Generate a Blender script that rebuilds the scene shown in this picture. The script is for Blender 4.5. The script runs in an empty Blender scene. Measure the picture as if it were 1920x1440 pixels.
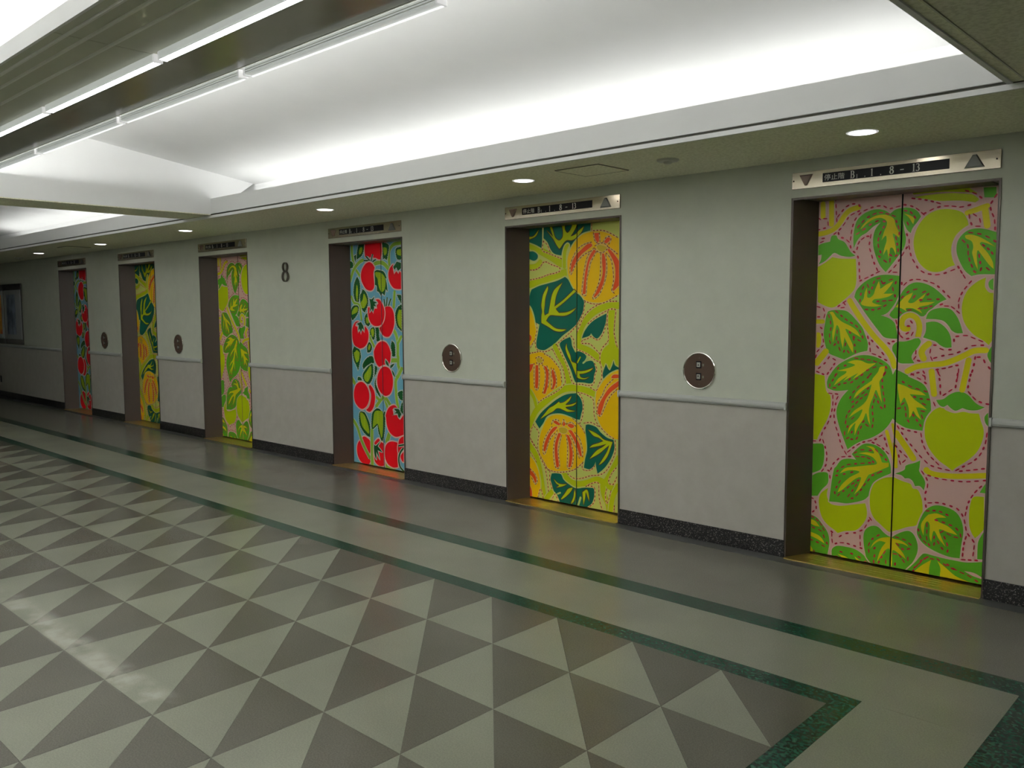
import bpy, math
from mathutils import Matrix, Vector
from mathutils.geometry import tessellate_polygon
S = bpy.context.scene
COL = S.collection

# ------------------------------------------------------------------ camera
CAM = (0.0, -4.8296, 1.5038)
yaw, pitch, roll = -0.7574, -0.0857, -0.0045
fwd = Vector((math.sin(yaw)*math.cos(pitch), math.cos(yaw)*math.cos(pitch), math.sin(pitch)))
rt = Vector((math.cos(yaw), -math.sin(yaw), 0))
up = rt.cross(fwd)
r_ = math.cos(roll)*rt + math.sin(roll)*up
u_ = -math.sin(roll)*rt + math.cos(roll)*up
cd = bpy.data.cameras.new('camera'); cd.sensor_width = 36; cd.lens = 36*1598.68/1920
cd.clip_start = .05; cd.clip_end = 100
cam = bpy.data.objects.new('camera', cd); COL.objects.link(cam)
m = Matrix((r_, u_, -fwd)).transposed().to_4x4(); m.translation = CAM
cam.matrix_world = m
S.camera = cam

# ------------------------------------------------------------------ world, exposure, light levels
w = bpy.data.worlds.new('world'); S.world = w; w.use_nodes = True
w.node_tree.nodes['Background'].inputs[0].default_value = (0.5, 0.52, 0.5, 1)
w.node_tree.nodes['Background'].inputs[1].default_value = 0.0
S.view_settings.view_transform = 'Standard'; S.view_settings.look = 'None'
S.view_settings.exposure = 0.08; S.view_settings.gamma = 1; S.view_settings.use_curve_mapping = False
COVE = 4.4         # tubes hidden in the coves
LINEAR = 24       # bright fixture row under the bulkhead
EDGE = 1.3         # slim lens of the second fixture row
DOWN = 12        # recessed downlights
UP_N = 16         # tubes on top of the bulkhead, lift side
UP_S = 88         # tubes on top of the bulkhead, other side
COVE_S = 48       # cove tubes of the other side

# ------------------------------------------------------------------ materials
def mat(name, col, rough=.5, metal=0.0, spec=.5, emit=0, ecol=(1, 1, 1)):
    m = bpy.data.materials.new(name); m.use_nodes = True
    b = m.node_tree.nodes['Principled BSDF']
    b.inputs['Base Color'].default_value = (*col, 1); b.inputs['Roughness'].default_value = rough
    b.inputs['Metallic'].default_value = metal; b.inputs['Specular IOR Level'].default_value = spec
    if emit:
        b.inputs['Emission Color'].default_value = (*ecol, 1); b.inputs['Emission Strength'].default_value = emit
    return m
def noisy(m, c1, c2, scale=20, detail=3, rough=.6, lo=.35, hi=.65, bump=0, bscale=None, stretch=None):
    nt = m.node_tree; N = nt.nodes; L = nt.links; b = N['Principled BSDF']
    tc = N.new('ShaderNodeTexCoord'); mp = N.new('ShaderNodeMapping')
    L.new(tc.outputs['Object'], mp.inputs[0])
    if stretch: mp.inputs['Scale'].default_value = stretch
    n = N.new('ShaderNodeTexNoise'); n.inputs['Scale'].default_value = scale
    n.inputs['Detail'].default_value = detail; n.inputs['Roughness'].default_value = rough
    L.new(mp.outputs[0], n.inputs['Vector'])
    r = N.new('ShaderNodeValToRGB'); r.color_ramp.elements[0].position = lo; r.color_ramp.elements[1].position = hi
    r.color_ramp.elements[0].color = (*c1, 1); r.color_ramp.elements[1].color = (*c2, 1)
    L.new(n.outputs['Fac'], r.inputs[0]); L.new(r.outputs[0], b.inputs['Base Color'])
    if bump:
        n2 = N.new('ShaderNodeTexNoise'); n2.inputs['Scale'].default_value = bscale or scale; n2.inputs['Detail'].default_value = 2
        L.new(mp.outputs[0], n2.inputs['Vector'])
        bp = N.new('ShaderNodeBump'); bp.inputs['Strength'].default_value = bump; bp.inputs['Distance'].default_value = .002
        L.new(n2.outputs['Fac'], bp.inputs['Height']); L.new(bp.outputs[0], b.inputs['Normal'])
    return m
def speck(c1, c2, name, scale, rough, lo, hi, spec=.5, wear=False, big=1.2):
    """terrazzo-like: fine speckle over slow mottling"""
    m = mat(name, c1, rough, spec=spec); nt = m.node_tree; N = nt.nodes; L = nt.links; b = N['Principled BSDF']
    tc = N.new('ShaderNodeNewGeometry')
    n = N.new('ShaderNodeTexNoise'); n.inputs['Scale'].default_value = scale; n.inputs['Detail'].default_value = 2
    L.new(tc.outputs['Position'], n.inputs['Vector'])
    r = N.new('ShaderNodeValToRGB'); r.color_ramp.elements[0].position = lo; r.color_ramp.elements[1].position = hi
    r.color_ramp.elements[0].color = (*c1, 1); r.color_ramp.elements[1].color = (*c2, 1)
    L.new(n.outputs['Fac'], r.inputs[0])
    n2 = N.new('ShaderNodeTexNoise'); n2.inputs['Scale'].default_value = big; n2.inputs['Detail'].default_value = 4
    L.new(tc.outputs['Position'], n2.inputs['Vector'])
    mr = N.new('ShaderNodeMapRange'); mr.inputs[1].default_value = .3; mr.inputs[2].default_value = .7
    mr.inputs[3].default_value = .86; mr.inputs[4].default_value = 1.08
    L.new(n2.outputs['Fac'], mr.inputs[0])
    mx = N.new('ShaderNodeMix'); mx.data_type = 'RGBA'; mx.blend_type = 'MULTIPLY'; mx.inputs[0].default_value = 1
    L.new(r.outputs[0], mx.inputs[6]); L.new(mr.outputs[0], mx.inputs[7])
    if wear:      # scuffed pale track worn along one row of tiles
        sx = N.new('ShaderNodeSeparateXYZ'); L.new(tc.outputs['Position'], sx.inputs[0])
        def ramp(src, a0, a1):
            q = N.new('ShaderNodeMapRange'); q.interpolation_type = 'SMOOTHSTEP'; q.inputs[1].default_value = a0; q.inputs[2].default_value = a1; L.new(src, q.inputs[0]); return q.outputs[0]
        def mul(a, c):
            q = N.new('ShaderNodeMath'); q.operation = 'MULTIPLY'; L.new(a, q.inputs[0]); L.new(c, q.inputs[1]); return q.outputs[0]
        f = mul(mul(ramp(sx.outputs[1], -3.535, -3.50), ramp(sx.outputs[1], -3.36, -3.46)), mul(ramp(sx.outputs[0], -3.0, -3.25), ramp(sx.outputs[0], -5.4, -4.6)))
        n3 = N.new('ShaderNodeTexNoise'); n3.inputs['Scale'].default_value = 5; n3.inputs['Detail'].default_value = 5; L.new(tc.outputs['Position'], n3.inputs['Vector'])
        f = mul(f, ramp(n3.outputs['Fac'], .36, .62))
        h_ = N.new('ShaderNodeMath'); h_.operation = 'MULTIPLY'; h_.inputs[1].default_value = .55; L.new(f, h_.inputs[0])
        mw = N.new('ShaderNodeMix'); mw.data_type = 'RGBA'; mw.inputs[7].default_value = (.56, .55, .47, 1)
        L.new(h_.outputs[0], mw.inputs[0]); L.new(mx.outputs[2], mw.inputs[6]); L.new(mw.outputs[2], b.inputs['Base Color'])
    else: L.new(mx.outputs[2], b.inputs['Base Color'])
    mr2 = N.new('ShaderNodeMapRange'); mr2.inputs[3].default_value = rough*.98; mr2.inputs[4].default_value = rough*1.2
    L.new(n2.outputs['Fac'], mr2.inputs[0]); L.new(mr2.outputs[0], b.inputs['Roughness'])
    return m
M = {}
M['wall_up'] = noisy(mat('wall_paint_green_grey', (.6, .62, .55), .55, spec=.3), (.655, .68, .58), (.695, .72, .618), 6, 4, bump=.08, bscale=260)
M['wall_low'] = noisy(mat('wall_vinyl_grey', (.5, .5, .47), .6, spec=.25), (.535, .51, .455), (.575, .55, .495), 8, 4, bump=.25, bscale=420)
M['rail'] = mat('rail_grey', (.56, .58, .55), .4)
M['white'] = noisy(mat('white_plaster', (.8, .8, .77), .7, spec=.2), (.895, .90, .89), (.915, .92, .91), 3, 3)
M['soffit'] = noisy(mat('fissured_ceiling_board', (.4, .4, .3), .9, spec=.1), (.80, .80, .61), (.93, .93, .74), 60, 4, lo=.42, hi=.55, bump=.9, bscale=70)
M['bulk'] = noisy(mat('bulkhead_metal_panel', (.2, .2, .17), .35, .0, .5), (.62, .63, .51), (.66, .67, .55), 4, 3)
M['gloss'] = noisy(mat('glossy_dark_panel', (.1, .1, .08), .16, .0, 1.0), (.36, .355, .28), (.40, .395, .32), 2, 3)
M['slat'] = mat('trim_light_grey', (.93, .93, .87), .35)
M['lampbody'] = mat('lamp_housing_translucent', (.75, .77, .75), .35, emit=.30, ecol=(.95, 1, .97))
M['lampcap'] = mat('lamp_end_cap_glow', (.85, .85, .84), .4, emit=.4)  # own emission stands in for lamp light on end caps and downlight rings
M['lamplens'] = mat('lamp_lens', (.9, .9, .9), .3, emit=LINEAR, ecol=(.97, 1, .97))
M['lampedge'] = mat('lamp_edge_lens', (.9, .9, .9), .3, emit=EDGE, ecol=(.97, 1, .97))
M['cove'] = mat('cove_tube', (.9, .9, .9), .3, emit=COVE, ecol=(1, 1, .985))
M['cove_s'] = mat('cove_tube_south', (.9, .9, .9), .3, emit=COVE_S, ecol=(1, 1, .985))
M['up_n'] = mat('bulkhead_tube_north', (.9, .9, .9), .3, emit=UP_N, ecol=(1, 1, .985))
M['up_s'] = mat('bulkhead_tube_south', (.9, .9, .9), .3, emit=UP_S, ecol=(1, 1, .985))
M['down'] = mat('downlight_lens', (.9, .9, .9), .3, emit=DOWN, ecol=(1, .97, .92))
M['frame'] = noisy(mat('bronze_brown_steel', (.06, .045, .038), .38, .0, .5), (.088, .064, .053), (.104, .077, .064), 3, 3, stretch=(1, 1, .05))
M['edge'] = mat('frame_edge_bronze', (.12, .10, .08), .35, .6)
M['brass'] = noisy(mat('brass_sill', (.75, .5, .15), .32, .9), (.72, .50, .15), (.86, .64, .24), 12, 4, stretch=(.4, 6, 1))
M['groove'] = mat('sill_groove', (.5, .36, .12), .4, .8)
M['steel'] = noisy(mat('brushed_steel', (.55, .5, .42), .19, 1.0), (.43, .385, .30), (.49, .44, .35), 6, 3, stretch=(1, 1, 30))
M['chrome'] = mat('chrome', (.8, .78, .72), .08, 1.0)
M['disc'] = mat('dark_bronze_disc', (.19, .125, .09), .38, 0, .25)
M['black'] = mat('black_glass', (.008, .007, .01), .4, spec=.25)
M['dark'] = mat('dark_void', (.012, .012, .012), .7)
M['letter'] = mat('letter_white', (.80, .80, .74), .5)
M['lampup'] = mat('arrow_lamp_grey', (.24, .25, .23), .25)
M['lampdn'] = mat('arrow_lamp_rose', (.30, .21, .17), .25)
M['button'] = mat('button_clear', (.50, .52, .47), .3)
M['numeral'] = mat('numeral_bronze', (.20, .18, .14), .3, .85)
M['granite'] = speck((.008, .007, .008), (.26, .23, .22), 'speckled_granite', 150, .32, .585, .66)
M['border'] = speck((.085, .085, .085), (.105, .105, .10), 'border_grey', 150, .32, .4, .6)
M['band'] = speck((.182, .176, .145), (.213, .207, .172), 'terrazzo_mid', 170, .205, .4, .6, spec=.6)
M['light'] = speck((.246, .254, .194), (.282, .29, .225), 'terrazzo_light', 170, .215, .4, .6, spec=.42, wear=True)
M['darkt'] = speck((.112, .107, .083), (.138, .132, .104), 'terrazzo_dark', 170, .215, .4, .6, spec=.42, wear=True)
M['marble'] = speck((.004, .036, .022), (.040, .135, .085), 'green_marble', 60, .205, .42, .80, spec=.3)
M['sub'] = mat('screed', (.20, .20, .17), .7)
M['gap'] = mat('shadow_gap_grey', (.16, .16, .13), .7)
M['seam'] = mat('hatch_seam', (.30, .30, .22), .7)
M['smoke'] = mat('detector_grey', (.62, .62, .52), .4)
M['sign'] = mat('sign_frame', (.16, .15, .145), .35, .6)
M['acry'] = mat('acrylic_backing', (.60, .62, .64), .15)
M['poster'] = noisy(mat('poster_blue', (.1, .13, .2), .5), (.10, .14, .20), (.34, .38, .52), 3, 3, stretch=(2, 1, 1))
M['postero'] = noisy(mat('poster_orange', (.7, .3, .05), .5), (.65, .06, .01), (.85, .42, .03), 3, 3, stretch=(2, 1, 1))
M['outlet'] = mat('outlet_dark', (.05, .05, .045), .4)
# film colours
FA = dict(BG=(.86, .56, .50), G=(.12, .46, .02), L=(.60, .72, .003), Y=(.84, .74, .01), P=(.86, .56, .50), X=(.55, .015, .05), OUT=(.88, .64, .56))
FB = dict(BG=(.68, .73, .17), T=(.004, .13, .085), V=(.56, .64, .004), W=(.56, .64, .004), VO=(.085, .045, .025), O=(.98, .60, .002), R=(.88, .10, .015), C=(.72, .50, .03), B=(.55, .66, .20), X=(.30, .03, .02), OUT=(.66, .68, .22), DO=(.85, .62, .22))
FC = dict(BG=(.19, .49, .66), R=(.86, .006, .015), D=(.008, .10, .02), L=(.40, .56, .015), S=(.30, .52, .05), OUT=(.62, .66, .62), OUTR=(.88, .56, .50))
def film(pref, d): return {k: mat('%s_%s' % (pref, k.lower()), v, .42, spec=.18) for k, v in d.items()}
FILM = {'A': film('pink_film', FA), 'B': film('squash_film', FB), 'C': film('tomato_film', FC)}

# ------------------------------------------------------------------ helpers
def link(name, V, F, mats, parent=None, mi=None, smooth=False):
    me = bpy.data.meshes.new(name); me.from_pydata(V, [], F)
    if not isinstance(mats, (list, tuple)): mats = [mats]
    for x in mats: me.materials.append(x)
    if mi: me.polygons.foreach_set('material_index', mi)
    if smooth: me.polygons.foreach_set('use_smooth', [True]*len(me.polygons))
    me.update()
    o = bpy.data.objects.new(name, me); COL.objects.link(o)
    if parent: o.parent = parent
    return o
BF = [(0, 3, 2, 1), (4, 5, 6, 7), (0, 1, 5, 4), (1, 2, 6, 5), (2, 3, 7, 6), (3, 0, 4, 7)]
class MB:
    def __init__(s): s.V = []; s.F = []; s.I = []
    def add(s, V, F, i=0):
        n = len(s.V); s.V += [tuple(v) for v in V]; s.F += [tuple(a+n for a in f) for f in F]; s.I += [i]*len(F); return s
    def box(s, x0, x1, y0, y1, z0, z1, i=0):
        return s.add([(x0, y0, z0), (x1, y0, z0), (x1, y1, z0), (x0, y1, z0), (x0, y0, z1), (x1, y0, z1), (x1, y1, z1), (x0, y1, z1)], BF, i)
    def prism(s, P, a, b, axis='z', i=0):
        """extrude polygon P between a and b; P is (x,y) for z, (y,z) for x, (x,z) for y"""
        def q(p, t): return (p[0], p[1], t) if axis == 'z' else (t, p[0], p[1]) if axis == 'x' else (p[0], t, p[1])
        n = len(P); V = [q(p, a) for p in P] + [q(p, b) for p in P]
        F = [tuple(range(n))[::-1], tuple(range(n, 2*n))] + [(k, (k+1) % n, n+(k+1) % n, n+k) for k in range(n)]
        return s.add(V, F, i)
    def lathe(s, prof, n=32, c=(0, 0, 0), axis='z', i=0, cap=True):
        V = []; F = []
        for r, h in prof:
            for k in range(n):
                a = 2*math.pi*k/n; p, q = r*math.cos(a), r*math.sin(a)
                V.append((c[0]+p, c[1]+q, c[2]+h) if axis == 'z' else (c[0]+p, c[1]+h, c[2]+q))
        for j in range(len(prof)-1):
            for k in range(n):
                F.append((j*n+k, j*n+(k+1) % n, (j+1)*n+(k+1) % n, (j+1)*n+k))
        if cap and prof[0][0] > 0: F.append(tuple(range(n)))
        if cap and prof[-1][0] > 0: F.append(tuple((len(prof)-1)*n+k for k in range(n)))
        return s.add(V, F, i)
    def obj(s, name, mats, parent=None, smooth=False):
        return link(name, s.V, s.F, mats, parent, s.I, smooth)
def fixn(o):
    import bmesh
    b = bmesh.new(); b.from_mesh(o.data); bmesh.ops.recalc_face_normals(b, faces=b.faces); b.to_mesh(o.data); b.free(); return o
def bevel(o, w=.002, seg=2):
    import bmesh
    b = bmesh.new(); b.from_mesh(o.data); bmesh.ops.recalc_face_normals(b, faces=b.faces)
    bmesh.ops.bevel(b, geom=list(b.edges), offset=w, segments=seg, profile=.5, affect='EDGES'); b.to_mesh(o.data); b.free(); return o
def empty(name, loc, label=None, cat=None, group=None, kind=None):
    o = bpy.data.objects.new(name, None); COL.objects.link(o); o.location = loc; o.empty_display_size = .05
    return tag(o, label, cat, group, kind)
def tag(o, label=None, cat=None, group=None, kind=None):
    for k, v in (('label', label), ('category', cat), ('group', group), ('kind', kind)):
        if v: o[k] = v
    return o
def copy_thing(src, loc, label):
    """copy a thing with copies of its parts and their sub-parts; meshes are shared"""
    c = src.copy(); COL.objects.link(c); c.location = loc; c['label'] = label
    for p in src.children:
        d = p.copy(); COL.objects.link(d); d.parent = c
        for q in p.children:
            e = q.copy(); COL.objects.link(e); e.parent = d
    return c
def catmull(P, sharp, n=4, closed=True):
    out = []; N = len(P)
    for k in range(N if closed else N-1):
        p1 = P[k]; p2 = P[(k+1) % N]
        p0 = p1 if (sharp[k] or (not closed and k == 0)) else P[k-1]
        p3 = p2 if (sharp[(k+1) % N] or (not closed and k == N-2)) else P[(k+2) % N]
        for j in range(n):
            t = j/n; t2 = t*t; t3 = t2*t
            out.append(tuple(.5*((2*p1[a]) + (-p0[a]+p2[a])*t + (2*p0[a]-5*p1[a]+4*p2[a]-p3[a])*t2 + (-p0[a]+3*p1[a]-3*p2[a]+p3[a])*t3) for a in (0, 1)))
    if not closed: out.append(tuple(P[-1]))
    return out
def strip(P, w, closed=False):
    """ribbon of width w (number or list) along P -> verts, faces in 2-D"""
    n = len(P); V = []; F = []
    for k in range(n):
        a = P[k-1] if (k or closed) else P[k]; b = P[(k+1) % n] if (k < n-1 or closed) else P[k]
        dx, dy = b[0]-a[0], b[1]-a[1]; l = math.hypot(dx, dy) or 1; ww = (w[k] if isinstance(w, (list, tuple)) else w)/2
        V += [(P[k][0]-dy/l*ww, P[k][1]+dx/l*ww), (P[k][0]+dy/l*ww, P[k][1]-dx/l*ww)]
    for k in range(n if closed else n-1):
        j = (k+1) % n; F.append((2*k, 2*k+1, 2*j+1, 2*j))
    return V, F
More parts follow.
